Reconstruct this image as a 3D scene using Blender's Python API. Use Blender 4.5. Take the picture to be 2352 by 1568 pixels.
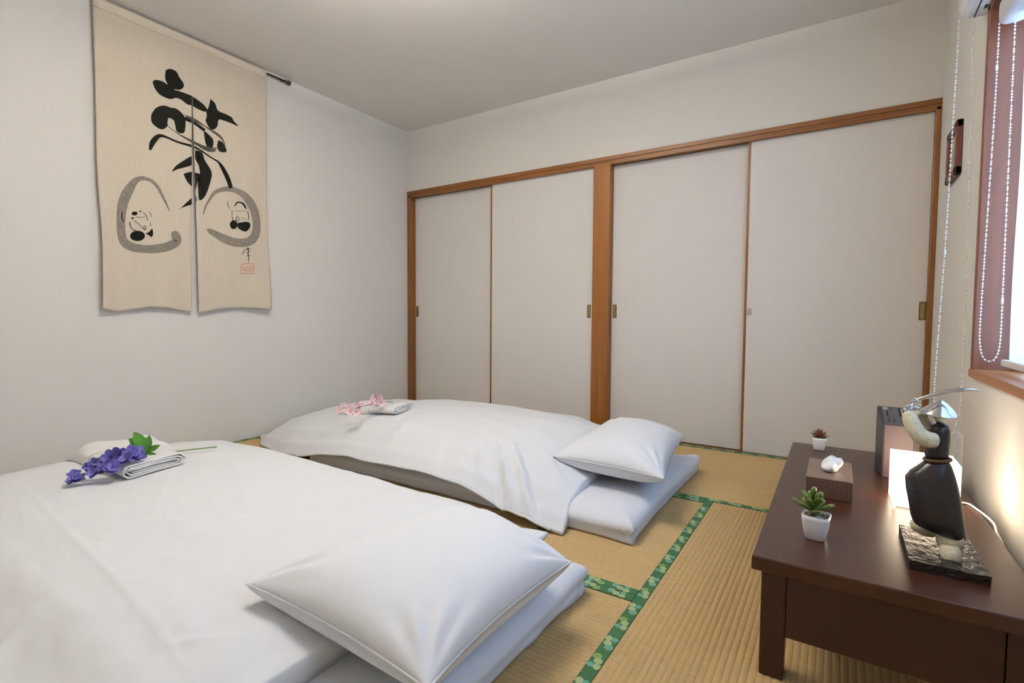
import bpy, bmesh, math, random
from mathutils import Vector, Matrix, noise
random.seed(7)
for o in list(bpy.data.objects):
    bpy.data.objects.remove(o)
SC = bpy.context.scene
COL = SC.collection

# ------------------------------------------------------------------ camera, world, exposure
S = 1.045
CAM = Vector((2.9191 * S, -2.9829 * S, 0.73 * S))
YAW, PIT, ROL, FPX = -0.5718, -0.048, 0.0067, 1159.8
FW = Vector((math.sin(YAW) * math.cos(PIT), math.cos(YAW) * math.cos(PIT), math.sin(PIT)))
_rt = Vector((math.cos(YAW), -math.sin(YAW), 0))
_up = _rt.cross(FW)
RT = _rt * math.cos(ROL) + _up * math.sin(ROL)
UP = -_rt * math.sin(ROL) + _up * math.cos(ROL)
cd = bpy.data.cameras.new('camera')
cam = bpy.data.objects.new('camera', cd)
COL.objects.link(cam)
cd.sensor_fit = 'HORIZONTAL'
cd.sensor_width = 36
cd.lens = FPX * 36 / 2352
cd.clip_start = 0.02
cam.matrix_world = Matrix(((RT.x, UP.x, -FW.x, CAM.x), (RT.y, UP.y, -FW.y, CAM.y), (RT.z, UP.z, -FW.z, CAM.z), (0, 0, 0, 1)))
SC.camera = cam

SKY = 4.8            # daylight outside the blind
CEIL = 12.0          # added ceiling lamp, unseen main light
CUBE = 5.0          # table lamp
EXPO = 0.76
w = bpy.data.worlds.new('world')
SC.world = w
w.use_nodes = True
w.node_tree.nodes['Background'].inputs[0].default_value = (0.50, 0.70, 1.0, 1)
w.node_tree.nodes['Background'].inputs[1].default_value = SKY
SC.cycles.caustics_reflective = False
SC.cycles.caustics_refractive = False
SC.cycles.max_bounces = 6
SC.cycles.transmission_bounces = 4
SC.view_settings.view_transform = 'Standard'
SC.view_settings.look = 'None'
SC.view_settings.gamma = 1
SC.view_settings.use_curve_mapping = False
SC.view_settings.exposure = EXPO

W, H, HK = 3.431, 2.291, 1.80
YN = -3.62           # near wall, behind the camera
XH, Y1, Y2 = 2.608, -0.92, -1.792
TT = 0.262           # table top height


def ray(x, y):
    return FW + RT * ((x - 1176) / FPX) - UP * ((y - 784) / FPX)


def atp(x, y, ax, v):
    """the point where the sight line of a photo pixel meets the plane axis = v"""
    d = ray(x, y)
    return CAM + d * ((v - CAM[ax]) / d[ax])


def PX(x, y, v): return atp(x, y, 0, v)
def PY(x, y, v): return atp(x, y, 1, v)
def PZ(x, y, v): return atp(x, y, 2, v)


# ------------------------------------------------------------------ materials
def srgb(r, g, b):
    f = lambda c: ((c / 255 + 0.055) / 1.055) ** 2.4 if c > 10 else c / 255 / 12.92
    return (f(r), f(g), f(b), 1)


MATS = {}


def mat(name, col, rough=0.6, metal=0.0, var=0.0, vscale=(8, 8, 8), bump=0.0, bscale=200, bdist=0.001, spec=0.5,
        emit=None, estr=0.0, sheen=0.0, coat=0.0, detail=4.0, bstretch=(1, 1, 1), col2=None, trans=0.0, sub=0.0):
    if name in MATS:
        return MATS[name]
    m = bpy.data.materials.new(name)
    m.use_nodes = True
    nt = m.node_tree
    b = nt.nodes['Principled BSDF']
    b.inputs['Base Color'].default_value = col
    b.inputs['Roughness'].default_value = rough
    b.inputs['Metallic'].default_value = metal
    b.inputs['Specular IOR Level'].default_value = spec
    b.inputs['Sheen Weight'].default_value = sheen
    b.inputs['Coat Weight'].default_value = coat
    b.inputs['Transmission Weight'].default_value = trans
    if sub:
        b.inputs['Subsurface Weight'].default_value = sub
        b.inputs['Subsurface Radius'].default_value = (0.01, 0.01, 0.01)
    if emit:
        b.inputs['Emission Color'].default_value = emit
        b.inputs['Emission Strength'].default_value = estr
    tc = nt.nodes.new('ShaderNodeTexCoord')
    if var:
        mp = nt.nodes.new('ShaderNodeMapping')
        mp.inputs['Scale'].default_value = vscale
        n = nt.nodes.new('ShaderNodeTexNoise')
        n.inputs['Scale'].default_value = 1.0
        n.inputs['Detail'].default_value = detail
        n.inputs['Roughness'].default_value = 0.6
        r = nt.nodes.new('ShaderNodeValToRGB')
        c2 = col2 or tuple(c * (1 - var) for c in col[:3]) + (1,)
        r.color_ramp.elements[0].position = 0.3
        r.color_ramp.elements[1].position = 0.7
        r.color_ramp.elements[0].color = c2
        r.color_ramp.elements[1].color = col
        nt.links.new(tc.outputs['Object'], mp.inputs[0])
        nt.links.new(mp.outputs[0], n.inputs[0])
        nt.links.new(n.outputs[0], r.inputs[0])
        nt.links.new(r.outputs[0], b.inputs['Base Color'])
    if bump:
        mp = nt.nodes.new('ShaderNodeMapping')
        mp.inputs['Scale'].default_value = bstretch
        n = nt.nodes.new('ShaderNodeTexNoise')
        n.inputs['Scale'].default_value = bscale
        n.inputs['Detail'].default_value = 1
        bp = nt.nodes.new('ShaderNodeBump')
        bp.inputs['Strength'].default_value = bump
        bp.inputs['Distance'].default_value = bdist
        nt.links.new(tc.outputs['Object'], mp.inputs[0])
        nt.links.new(mp.outputs[0], n.inputs[0])
        nt.links.new(n.outputs[0], bp.inputs['Height'])
        nt.links.new(bp.outputs[0], b.inputs['Normal'])
    MATS[name] = m
    return m


M_wall = mat('wallpaper_cream', (0.745, 0.715, 0.66, 1), 0.85, spec=0.2)
M_wallL = mat('wallpaper_white', (0.75, 0.725, 0.69, 1), 0.85, spec=0.2)
M_ceil = mat('ceiling_paper', (0.78, 0.75, 0.70, 1), 0.9, spec=0.15)
M_fusuma = mat('door_paper', (0.74, 0.71, 0.67, 1), 0.75, spec=0.25)
M_wood = mat('door_frame_wood', (0.26, 0.10, 0.020, 1), 0.45, var=0.3, vscale=(60, 60, 3), bump=0.1, bscale=60)
M_woodh = mat('lintel_wood', (0.25, 0.095, 0.020, 1), 0.45, var=0.3, vscale=(3, 60, 60), bump=0.1, bscale=60)
M_post = mat('post_wood', (0.34, 0.125, 0.020, 1), 0.42, var=0.35, vscale=(28, 28, 1.6), bump=0.1, bscale=50, detail=8)
M_win = mat('window_trim_wood', (0.20, 0.068, 0.036, 1), 0.5, var=0.25, vscale=(40, 40, 3), bump=0.1, bscale=60)
M_sill = mat('window_sill_wood', (0.40, 0.17, 0.06, 1), 0.4, var=0.25, vscale=(40, 3, 40), bump=0.1, bscale=60)
M_brass = mat('aged_brass', (0.42, 0.29, 0.10, 1), 0.4, metal=0.8, var=0.3, vscale=(40, 40, 40))
M_dark = mat('dark_metal', (0.02, 0.016, 0.012, 1), 0.5)
M_chrome = mat('polished_silver', (0.64, 0.63, 0.65, 1), 0.10, metal=1.0)
M_steel = mat('latch_steel', (0.5, 0.5, 0.48, 1), 0.35, metal=0.9)
M_sheet = mat('white_cotton', (0.745, 0.76, 0.785, 1), 0.85, bump=0.35, bscale=28, bdist=0.004, spec=0.2)
M_pillow = mat('pillow_cotton', (0.76, 0.775, 0.805, 1), 0.8, bump=0.3, bscale=22, bdist=0.003, spec=0.25)
M_futon = mat('sheet_cotton', (0.72, 0.74, 0.785, 1), 0.85, bump=0.35, bscale=24, bdist=0.004, spec=0.2)
M_towel = mat('terry_towel', (0.82, 0.81, 0.80, 1), 0.95, bump=0.9, bscale=420, bdist=0.002, spec=0.1, sheen=0.3)
M_linen = mat('linen_cloth', (0.66, 0.585, 0.475, 1), 0.9, var=0.08, vscale=(40, 260, 9), bump=0.35, bscale=500, bdist=0.0008, spec=0.1)
M_ink = mat('black_ink', (0.012, 0.013, 0.010, 1), 0.8, var=0.3, vscale=(30, 60, 60), spec=0.1)
M_wash = mat('grey_ink_wash', (0.27, 0.245, 0.205, 1), 0.9, var=0.25, vscale=(30, 60, 60), spec=0.1, col2=(0.185, 0.17, 0.145, 1))
M_dry = mat('dry_brush_ink', (0.07, 0.066, 0.055, 1), 0.9, spec=0.1)
M_seal = mat('red_seal_ink', (0.62, 0.20, 0.12, 1), 0.9, spec=0.1)
M_rod = mat('rod_wood', (0.05, 0.018, 0.01, 1), 0.4)
M_table = mat('dark_stained_wood', (0.055, 0.0175, 0.0085, 1), 0.31, var=0.22, vscale=(30, 2.2, 30), bump=0.05, bscale=90, spec=0.5, detail=6)
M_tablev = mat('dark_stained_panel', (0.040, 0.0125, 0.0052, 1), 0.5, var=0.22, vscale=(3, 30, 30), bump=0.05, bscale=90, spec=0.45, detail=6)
M_white = mat('white_plastic', (0.78, 0.78, 0.77, 1), 0.4)
M_cassette = mat('blind_cassette_plastic', (0.70, 0.69, 0.70, 1), 0.45)
M_bead = mat('bead_plastic', (0.80, 0.80, 0.80, 1), 0.35)
M_pot = mat('white_glazed_ceramic', (0.84, 0.84, 0.84, 1), 0.18, coat=0.3)
M_leaf = mat('succulent_green', (0.085, 0.15, 0.022, 1), 0.3, var=0.5, vscale=(60, 60, 60), col2=(0.15, 0.21, 0.035, 1))
M_red = mat('succulent_red', (0.20, 0.035, 0.03, 1), 0.45, var=0.5, vscale=(50, 50, 50), col2=(0.12, 0.09, 0.03, 1))
M_gravel = mat('pebble_gravel', (0.42, 0.29, 0.16, 1), 0.8, var=0.5, vscale=(220, 220, 220), bump=0.5, bscale=200)
M_tissue = mat('tissue_paper', (0.85, 0.84, 0.83, 1), 0.9)
M_clayd = mat('dark_glazed_clay', (0.017, 0.013, 0.015, 1), 0.32, var=0.4, vscale=(60, 60, 9), bump=0.35, bscale=170, bdist=0.0015, spec=0.55)
M_clayl = mat('pale_stone_clay', (0.74, 0.68, 0.48, 1), 0.7, var=0.22, vscale=(120, 120, 120), bump=0.5, bscale=320, bdist=0.001)
M_slate = mat('rough_black_slate', (0.017, 0.011, 0.009, 1), 0.42, var=0.4, vscale=(90, 40, 90), bump=0.8, bscale=130, bdist=0.004, bstretch=(1, 0.5, 1))
M_belt = mat('brown_cord', (0.14, 0.06, 0.022, 1), 0.7, bump=0.5, bscale=300)
M_appl = mat('charcoal_plastic', (0.032, 0.025, 0.032, 1), 0.42)
M_applf = mat('mauve_front_plastic', (0.14, 0.08, 0.088, 1), 0.33)
M_applt = mat('grey_top_plastic', (0.085, 0.08, 0.075, 1), 0.5)
M_black = mat('black_slot', (0.006, 0.006, 0.006, 1), 0.5)
M_stem = mat('stem_green', (0.14, 0.25, 0.055, 1), 0.5)
M_fleaf = mat('flower_leaf_green', (0.10, 0.33, 0.035, 1), 0.45, var=0.4, vscale=(40, 40, 40))
M_viol = mat('violet_petal', (0.13, 0.08, 0.42, 1), 0.6, var=0.6, vscale=(45, 45, 45), col2=(0.26, 0.27, 0.62, 1))
M_pink = mat('pink_petal', (0.80, 0.52, 0.58, 1), 0.6, var=0.3, vscale=(60, 60, 60), col2=(0.84, 0.68, 0.72, 1))
M_orng = mat('flower_centre', (0.75, 0.33, 0.07, 1), 0.6)
M_twig = mat('brown_twig', (0.16, 0.09, 0.045, 1), 0.7)
M_frame = mat('picture_frame_wood', (0.17, 0.05, 0.032, 1), 0.45, var=0.3, vscale=(30, 30, 4))
M_paper = mat('print_paper', (0.62, 0.58, 0.42, 1), 0.7, var=0.35, vscale=(10, 22, 22), col2=(0.30, 0.32, 0.20, 1))
M_alum = mat('aluminium', (0.45, 0.44, 0.42, 1), 0.5, metal=0.2)
M_tag = mat('black_tag', (0.015, 0.015, 0.018, 1), 0.8)
M_redp = mat('red_print', (0.55, 0.08, 0.09, 1), 0.6)
M_heri = mat('green_border_cloth', (0.040, 0.150, 0.052, 1), 0.75, bump=0.3, bscale=900, var=0.15, vscale=(90, 90, 90))
M_h1 = mat('motif_pale', (0.36, 0.42, 0.20, 1), 0.75)
M_h2 = mat('motif_teal', (0.12, 0.34, 0.26, 1), 0.75)
M_h3 = mat('motif_lime', (0.17, 0.34, 0.07, 1), 0.75)
M_h4 = mat('motif_line', (0.42, 0.45, 0.26, 1), 0.75)
M_lampw = mat('lamp_acrylic', (0.8, 0.78, 0.74, 1), 0.4, emit=(1.0, 0.80, 0.56, 1), estr=CUBE)
M_lampf = mat('lamp_rim_plastic', (0.82, 0.80, 0.76, 1), 0.4, emit=(1.0, 0.84, 0.64, 1), estr=CUBE * 0.35)
M_cl = mat('added_lamp_diffuser', (0.9, 0.9, 0.88, 1), 0.4, emit=(1.0, 0.935, 0.855, 1), estr=CEIL)

M_clu = mat('added_lamp_uplight', (0.9, 0.9, 0.88, 1), 0.4, emit=(1.0, 0.935, 0.855, 1), estr=CEIL * 11.0)  # stronger upward glow of the added lamp, to brighten the ceiling


def blind_mat():
    m = bpy.data.materials.new('blind_fabric')
    m.use_nodes = True
    nt = m.node_tree
    nt.nodes.remove(nt.nodes['Principled BSDF'])
    out = nt.nodes['Material Output']
    d = nt.nodes.new('ShaderNodeBsdfDiffuse')
    d.inputs[0].default_value = (0.62, 0.66, 0.74, 1)
    t = nt.nodes.new('ShaderNodeBsdfTranslucent')
    t.inputs[0].default_value = (0.62, 0.68, 0.78, 1)
    mx = nt.nodes.new('ShaderNodeMixShader')
    mx.inputs[0].default_value = 0.5
    nt.links.new(d.outputs[0], mx.inputs[1])
    nt.links.new(t.outputs[0], mx.inputs[2])
    nt.links.new(mx.outputs[0], out.inputs[0])
    return m


M_blind = blind_mat()


def glass_mat():
    m = bpy.data.materials.new('window_glass')
    m.use_nodes = True
    nt = m.node_tree
    nt.nodes.remove(nt.nodes['Principled BSDF'])
    out = nt.nodes['Material Output']
    t = nt.nodes.new('ShaderNodeBsdfTransparent')
    t.inputs[0].default_value = (0.9, 0.94, 0.95, 1)
    g = nt.nodes.new('ShaderNodeBsdfGlossy')
    g.inputs['Roughness'].default_value = 0.02
    mx = nt.nodes.new('ShaderNodeMixShader')
    mx.inputs[0].default_value = 0.06
    nt.links.new(t.outputs[0], mx.inputs[1])
    nt.links.new(g.outputs[0], mx.inputs[2])
    nt.links.new(mx.outputs[0], out.inputs[0])
    return m


M_glass = glass_mat()


def tatami_mat(name, along_x):
    """rush matting: straw colour with fine strands across the ribs"""
    m = bpy.data.materials.new(name)
    m.use_nodes = True
    nt = m.node_tree
    b = nt.nodes['Principled BSDF']
    b.inputs['Roughness'].default_value = 0.62
    b.inputs['Specular IOR Level'].default_value = 0.3
    tc = nt.nodes.new('ShaderNodeTexCoord')

    def nz(scale, detail=2):
        mp = nt.nodes.new('ShaderNodeMapping')
        mp.inputs['Scale'].default_value = scale if not along_x else (scale[1], scale[0], scale[2])
        n = nt.nodes.new('ShaderNodeTexNoise')
        n.inputs['Scale'].default_value = 1
        n.inputs['Detail'].default_value = detail
        nt.links.new(tc.outputs['Object'], mp.inputs[0])
        nt.links.new(mp.outputs[0], n.inputs[0])
        return n
    fine = nz((25, 900, 1))
    broad = nz((2.2, 1.2, 1), 3)
    r1 = nt.nodes.new('ShaderNodeValToRGB')
    r1.color_ramp.elements[0].position = 0.3
    r1.color_ramp.elements[1].position = 0.72
    r1.color_ramp.elements[0].color = (0.46, 0.315, 0.135, 1)
    r1.color_ramp.elements[1].color = (0.64, 0.455, 0.212, 1)
    nt.links.new(fine.outputs[0], r1.inputs[0])
    mx = nt.nodes.new('ShaderNodeMixRGB')
    mx.blend_type = 'MULTIPLY'
    mx.inputs[0].default_value = 1.0
    r2 = nt.nodes.new('ShaderNodeValToRGB')
    r2.color_ramp.elements[0].position = 0.3
    r2.color_ramp.elements[1].position = 0.7
    r2.color_ramp.elements[0].color = (0.88, 0.86, 0.84, 1)
    r2.color_ramp.elements[1].color = (1.0, 1.0, 1.0, 1)
    nt.links.new(broad.outputs[0], r2.inputs[0])
    nt.links.new(r1.outputs[0], mx.inputs[1])
    nt.links.new(r2.outputs[0], mx.inputs[2])
    nt.links.new(mx.outputs[0], b.inputs['Base Color'])
    bp = nt.nodes.new('ShaderNodeBump')
    bp.inputs['Strength'].default_value = 0.5
    bp.inputs['Distance'].default_value = 0.0006
    nt.links.new(fine.outputs[0], bp.inputs['Height'])
    nt.links.new(bp.outputs[0], b.inputs['Normal'])
    return m


M_tatx = tatami_mat('rush_along_x', True)
M_taty = tatami_mat('rush_along_y', False)


def box_print_mat():
    """brown tissue box paper: pale small repeat print"""
    m = bpy.data.materials.new('brown_pattern_card')
    m.use_nodes = True
    nt = m.node_tree
    b = nt.nodes['Principled BSDF']
    b.inputs['Roughness'].default_value = 0.4
    tc = nt.nodes.new('ShaderNodeTexCoord')
    v = nt.nodes.new('ShaderNodeTexVoronoi')
    v.inputs['Scale'].default_value = 150
    v.inputs['Randomness'].default_value = 0.15
    r = nt.nodes.new('ShaderNodeValToRGB')
    r.color_ramp.elements[0].position = 0.25
    r.color_ramp.elements[1].position = 0.5
    r.color_ramp.elements[0].color = (0.085, 0.042, 0.028, 1)
    r.color_ramp.elements[1].color = (0.17, 0.10, 0.07, 1)
    nt.links.new(tc.outputs['Object'], v.inputs[0])
    nt.links.new(v.outputs[0], r.inputs[0])
    nt.links.new(r.outputs[0], b.inputs['Base Color'])
    return m


M_card = box_print_mat()
M_cardtop = mat('box_top_card', (0.22, 0.14, 0.10, 1), 0.35, var=0.3, vscale=(350, 12, 12))


# ------------------------------------------------------------------ object helpers
def link(name, me, parent=None, mats=()):
    o = bpy.data.objects.new(name, me)
    COL.objects.link(o)
    for m in (mats if isinstance(mats, (list, tuple)) else [mats]):
        me.materials.append(m)
    if parent is not None:
        o.parent = parent
        o.matrix_parent_inverse = Matrix.Translation(-Vector(parent.location))
    return o


def from_bm(name, bm, mats, parent=None, smooth=False):
    me = bpy.data.meshes.new(name)
    bmesh.ops.recalc_face_normals(bm, faces=bm.faces)
    if smooth:
        for f in bm.faces:
            f.smooth = True
    bm.to_mesh(me)
    bm.free()
    return link(name, me, parent, mats)


def from_py(name, V, F, mats, parent=None, smooth=True, fm=None, recalc=True):
    me = bpy.data.meshes.new(name)
    me.from_pydata([tuple(v) for v in V], [], F)
    if fm:
        me.polygons.foreach_set('material_index', fm)
    if recalc:
        bm = bmesh.new()
        bm.from_mesh(me)
        bmesh.ops.recalc_face_normals(bm, faces=bm.faces)
        bm.to_mesh(me)
        bm.free()
    me.polygons.foreach_set('use_smooth', [smooth] * len(me.polygons))
    me.update()
    return link(name, me, parent, mats)


def thing(name, label, cat, loc, group=None):
    o = bpy.data.objects.new(name, None)
    COL.objects.link(o)
    o.location = loc
    o.empty_display_size = 0.05
    return tag(o, label, cat, group)


def tag(o, label, cat, group=None):
    o['label'] = label
    o['category'] = cat
    if group:
        o['group'] = group
    return o


def struct(o, label=None):
    o['kind'] = 'structure'
    if label:
        o['label'] = label
    return o


def bm_box(bm, x0, x1, y0, y1, z0, z1, bev=0.0, seg=2, rot=None):
    g = bmesh.ops.create_cube(bm, size=1)
    vs = g['verts']
    for v in vs:
        v.co = Vector(((x0 + x1) / 2 + v.co.x * (x1 - x0), (y0 + y1) / 2 + v.co.y * (y1 - y0), (z0 + z1) / 2 + v.co.z * (z1 - z0)))
    if rot:
        c = Vector(((x0 + x1) / 2, (y0 + y1) / 2, (z0 + z1) / 2))
        bmesh.ops.rotate(bm, verts=vs, cent=c, matrix=rot)
    if bev:
        es = list({e for v in vs for e in v.link_edges})
        bmesh.ops.bevel(bm, geom=es, offset=bev, segments=seg, affect='EDGES', profile=0.5)


def box(name, x0, x1, y0, y1, z0, z1, m, parent=None, bev=0.0, seg=2, rot=None):
    bm = bmesh.new()
    bm_box(bm, x0, x1, y0, y1, z0, z1, bev, seg, rot)
    return from_bm(name, bm, m, parent, smooth=False)


def crom(pts, n):
    """Catmull-Rom through points (tuples of any length), n samples per span"""
    out = []
    P = [pts[0]] + list(pts) + [pts[-1]]
    for i in range(1, len(P) - 2):
        a, b, c, d = P[i - 1], P[i], P[i + 1], P[i + 2]
        for k in range(n):
            t = k / n
            out.append(tuple(0.5 * (2 * b[j] + (c[j] - a[j]) * t + (2 * a[j] - 5 * b[j] + 4 * c[j] - d[j]) * t * t +
                                    (3 * b[j] - a[j] - 3 * c[j] + d[j]) * t ** 3) for j in range(len(b))))
    out.append(tuple(pts[-1]))
    return out


def tube_data(pts, rad, seg=10, flat=1.0, cap=True, V=None, F=None):
    V = [] if V is None else V
    F = [] if F is None else F
    base = len(V)
    pts = [Vector(p) for p in pts]
    n = len(pts)
    ref = Vector((0.13, 0.37, 0.92))
    for i, p in enumerate(pts):
        t = (pts[min(i + 1, n - 1)] - pts[max(i - 1, 0)])
        t = t.normalized() if t.length > 1e-9 else Vector((0, 0, 1))
        a = t.cross(ref)
        if a.length < 0.05:
            a = t.cross(Vector((1, 0, 0)))
        a.normalize()
        b = t.cross(a)
        r = rad[i] if isinstance(rad, (list, tuple)) else rad
        for k in range(seg):
            an = 2 * math.pi * k / seg
            V.append(p + a * (math.cos(an) * r) + b * (math.sin(an) * r * flat))
    for i in range(n - 1):
        for k in range(seg):
            k2 = (k + 1) % seg
            F.append((base + i * seg + k, base + i * seg + k2, base + (i + 1) * seg + k2, base + (i + 1) * seg + k))
    if cap:
        F.append(tuple(base + k for k in range(seg))[::-1])
        F.append(tuple(base + (n - 1) * seg + k for k in range(seg)))
    return V, F


def tube(name, pts, rad, m, parent=None, seg=10, flat=1.0):
    V, F = tube_data(pts, rad, seg, flat)
    return from_py(name, V, F, m, parent)


def lathe_data(prof, center, seg=32, tilt=None, V=None, F=None):
    V = [] if V is None else V
    F = [] if F is None else F
    base = len(V)
    c = Vector(center)
    for r, z in prof:
        for k in range(seg):
            an = 2 * math.pi * k / seg
            p = Vector((r * math.cos(an), r * math.sin(an), z))
            if tilt:
                p = tilt @ p
            V.append(c + p)
    for i in range(len(prof) - 1):
        for k in range(seg):
            k2 = (k + 1) % seg
            F.append((base + i * seg + k, base + i * seg + k2, base + (i + 1) * seg + k2, base + (i + 1) * seg + k))
    return V, F


def loft(name, rings, m, parent=None, cap=True):
    """rings: equal-length lists of points"""
    V, F = [], []
    n = len(rings[0])
    for r in rings:
        V += r
    for i in range(len(rings) - 1):
        for k in range(n):
            k2 = (k + 1) % n
            F.append((i * n + k, i * n + k2, (i + 1) * n + k2, (i + 1) * n + k))
    if cap:
        F.append(tuple(range(n))[::-1])
        F.append(tuple((len(rings) - 1) * n + k for k in range(n)))
    return from_py(name, V, F, m, parent)


def sstep(a, b, x):
    t = max(0.0, min(1.0, (x - a) / (b - a)))
    return t * t * (3 - 2 * t)


def interp(tab, x):
    if x <= tab[0][0]:
        return tab[0][1]
    for (a, va), (b, vb) in zip(tab, tab[1:]):
        if x <= b:
            t = (x - a) / (b - a)
            return va + (vb - va) * (t * t * (3 - 2 * t) * 0.5 + t * 0.5)
    return tab[-1][1]


def nz3(x, y, z, s):
    return noise.noise(Vector((x * s, y * s, z * s)))


# ------------------------------------------------------------------ the room
T = 0.12
# floor: base slab with separate mats
floor = box('floor', -T, W + T, YN - T, 0.6, -0.12, -0.016, M_dark)
struct(floor, 'straw tatami floor with green patterned cloth borders')


def hexpts(cx, cy, r, rot=0):
    return [(cx + r * math.cos(rot + k * math.pi / 3), cy + r * math.sin(rot + k * math.pi / 3)) for k in range(6)]


def tatami(x0, x1, y0, y1, along_x, sides):
    """one mat: ribbed rush surface (ribs follow the long side) and its cloth borders with printed hexagons"""
    g = 0.0008
    x0 += g; x1 -= g; y0 += g; y1 -= g
    L0, L1 = (x0, x1) if along_x else (y0, y1)
    C0, C1 = (y0, y1) if along_x else (x0, x1)
    rib = 0.0152
    n = max(2, round((C1 - C0) / rib))
    per = 6
    V, F = [], []
    ks = n * per + 1
    for j, l in enumerate((L0, L1)):
        for i in range(ks):
            c = C0 + (C1 - C0) * i / (ks - 1)
            ph = (i / per) % 1.0
            z = -0.0022 + 0.0022 * math.sin(math.pi * ph) ** 0.6
            V.append((l, c, z) if along_x else (c, l, z))
    for i in range(ks - 1):
        F.append((i, i + 1, ks + i + 1, ks + i))
    b = len(V)
    for l in (L0, L1):
        for c in (C0, C1):
            V.append((l, c, -0.016) if along_x else (c, l, -0.016))
    F.append((0, ks, b + 2, b))
    F.append((ks - 1, b + 1, b + 3, 2 * ks - 1))
    m = from_py('tatami_mat', V, F, M_tatx if along_x else M_taty, floor, smooth=False)
    # two cloth borders on the long sides
    hw = 0.031
    for s in sides:
        bm = bmesh.new()
        c0, c1 = (C0, C0 + hw) if s < 0 else (C1 - hw, C1)
        if along_x:
            bm_box(bm, L0, L1, c0, c1, -0.006, 0.0014, 0.0006, 1)
        else:
            bm_box(bm, c0, c1, L0, L1, -0.006, 0.0014, 0.0006, 1)
        pitch = 0.083
        cm = (c0 + c1) / 2
        k = 0
        l = L0 + 0.035
        while l < L1 - 0.03:
            fl = 1 if k % 2 else -1
            for (dl, dc, mi) in ((-0.013, 0.0085, 1), (-0.012, -0.0080, 2), (0.006, 0.0030, 1), (0.021, -0.0050, 3 if k % 2 else 2)):
                cl, cc = l + dl * fl, cm + dc * fl
                for rr, mm, zz in ((0.0108, 4, 0.0016), (0.0092, mi, 0.0018)):
                    P = hexpts(cl, cc, rr)
                    P = [(a, max(c0, min(c1, bb))) for a, bb in P]
                    f = bm.faces.new([bm.verts.new((p[0], p[1], zz + 0.00012 * (dl + dc) * 100) if along_x else (p[1], p[0], zz + 0.00012 * (dl + dc) * 100)) for p in P])
                    f.material_index = mm
            l += pitch
            k += 1
        me = bpy.data.meshes.new('border')
        bm.normal_update()
        for f in bm.faces:
            if f.material_index and f.normal.z < 0:
                f.normal_flip()
        bm.to_mesh(me)
        bm.free()
        link('border', me, m, [M_heri, M_h1, M_h2, M_h3, M_h4])
    return m


tatami(W - 1.74, W, Y1, 0.0, True, (-1, 1))
tatami(0.0, W - 1.74, Y1, 0.0, True, (-1, 1))
tatami(XH, W, YN + 0.9, Y1, False, (-1, 1))
tatami(XH - 1.74, XH, Y2, Y1, True, (-1, 1))
tatami(0.0, XH - 1.74, Y2 - 0.87, Y1, False, (-1, 1))
tatami(XH - 1.74, XH, Y2 - 0.87, Y2, True, (-1, 1))
tatami(0.0, 1.74, YN, Y2 - 0.87, True, (-1, 1))
tatami(1.74, XH, YN, Y2 - 0.87, True, (-1, 1))
tatami(XH, W, YN, YN + 0.9, True, (-1, 1))

ceil = struct(box('ceiling', -T, W + T, YN - T, 0.6, H, H + 0.1, M_ceil), 'plain pale beige ceiling')
struct(box('wall_left', -T, 0, YN - T, 0.6, -0.02, H, M_wallL), 'plain off-white wallpapered wall behind the hanging cloth')
struct(box('wall_near', 0, W, YN - T, YN, -0.02, H, M_wall), 'plain wall opposite the closet doors')
bm = bmesh.new()
bm_box(bm, 0, W, 0, T, HK - 0.03, H)
bm_box(bm, -0.0, W, 0.50, 0.6, -0.02, H)
struct(from_bm('wall_back', bm, M_wall), 'cream wall above the closet doors')

# right wall with the window opening
WY0, WY1, WZ0, WZ1 = -2.62, -0.945, 0.605, 1.735
RD = 0.115           # depth of the window recess
bm = bmesh.new()
OP = 0.012
bm_box(bm, W, W + T, WY1 + OP, 0.6, -0.02, H)
bm_box(bm, W, W + T, YN - T, WY0 - OP, -0.02, H)
bm_box(bm, W, W + T, WY0 - OP, WY1 + OP, -0.02, WZ0 - OP)
bm_box(bm, W, W + T, WY0 - OP, WY1 + OP, WZ1 + OP, H)
struct(from_bm('wall_right', bm, M_wall), 'cream wall holding the window beside the dark table')

# ---- closet front: lintel, jambs, post, doors
KB = 1.747           # underside of the lintel
bm = bmesh.new()
bm_box(bm, 0.0, W, -0.012, 0.10, 1.775, HK, 0.002, 1)
bm_box(bm, 0.0, W, -0.006, 0.10, 1.762, 1.776, 0.0)
bm_box(bm, 0.0, W, -0.010, 0.012, KB, 1.763, 0.002, 1)
bm_box(bm, 0.0, W, 0.030, 0.040, KB, 1.763, 0.0)
bm_box(bm, 0.0, W, 0.070, 0.10, KB, 1.763, 0.0)
struct(from_bm('trim_1', bm, M_woodh), 'brown wooden grooved lintel above the closet doors')
struct(box('trim_2', 0.0, 0.042, -0.010, 0.10, 0, 1.775, M_wood, None, 0.003), 'brown wooden door jamb beside the off-white wall')
struct(box('trim_3', 1.677, 1.795, -0.012, 0.10, 0, 1.763, M_post, None, 0.006), 'wide brown wooden post between the two closets')
struct(box('trim_4', W - 0.022, W, -0.010, 0.10, 0, 1.763, M_wood, None, 0.003), 'brown wooden door jamb in the corner by the picture')
bm = bmesh.new()
bm_box(bm, 0.0, W, 0.0, 0.012, -0.016, 0.0006)
bm_box(bm, 0.0, W, 0.012, 0.10, -0.016, -0.002)
struct(from_bm('trim_5', bm, M_woodh), 'low wooden sill under the closet doors')


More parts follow.
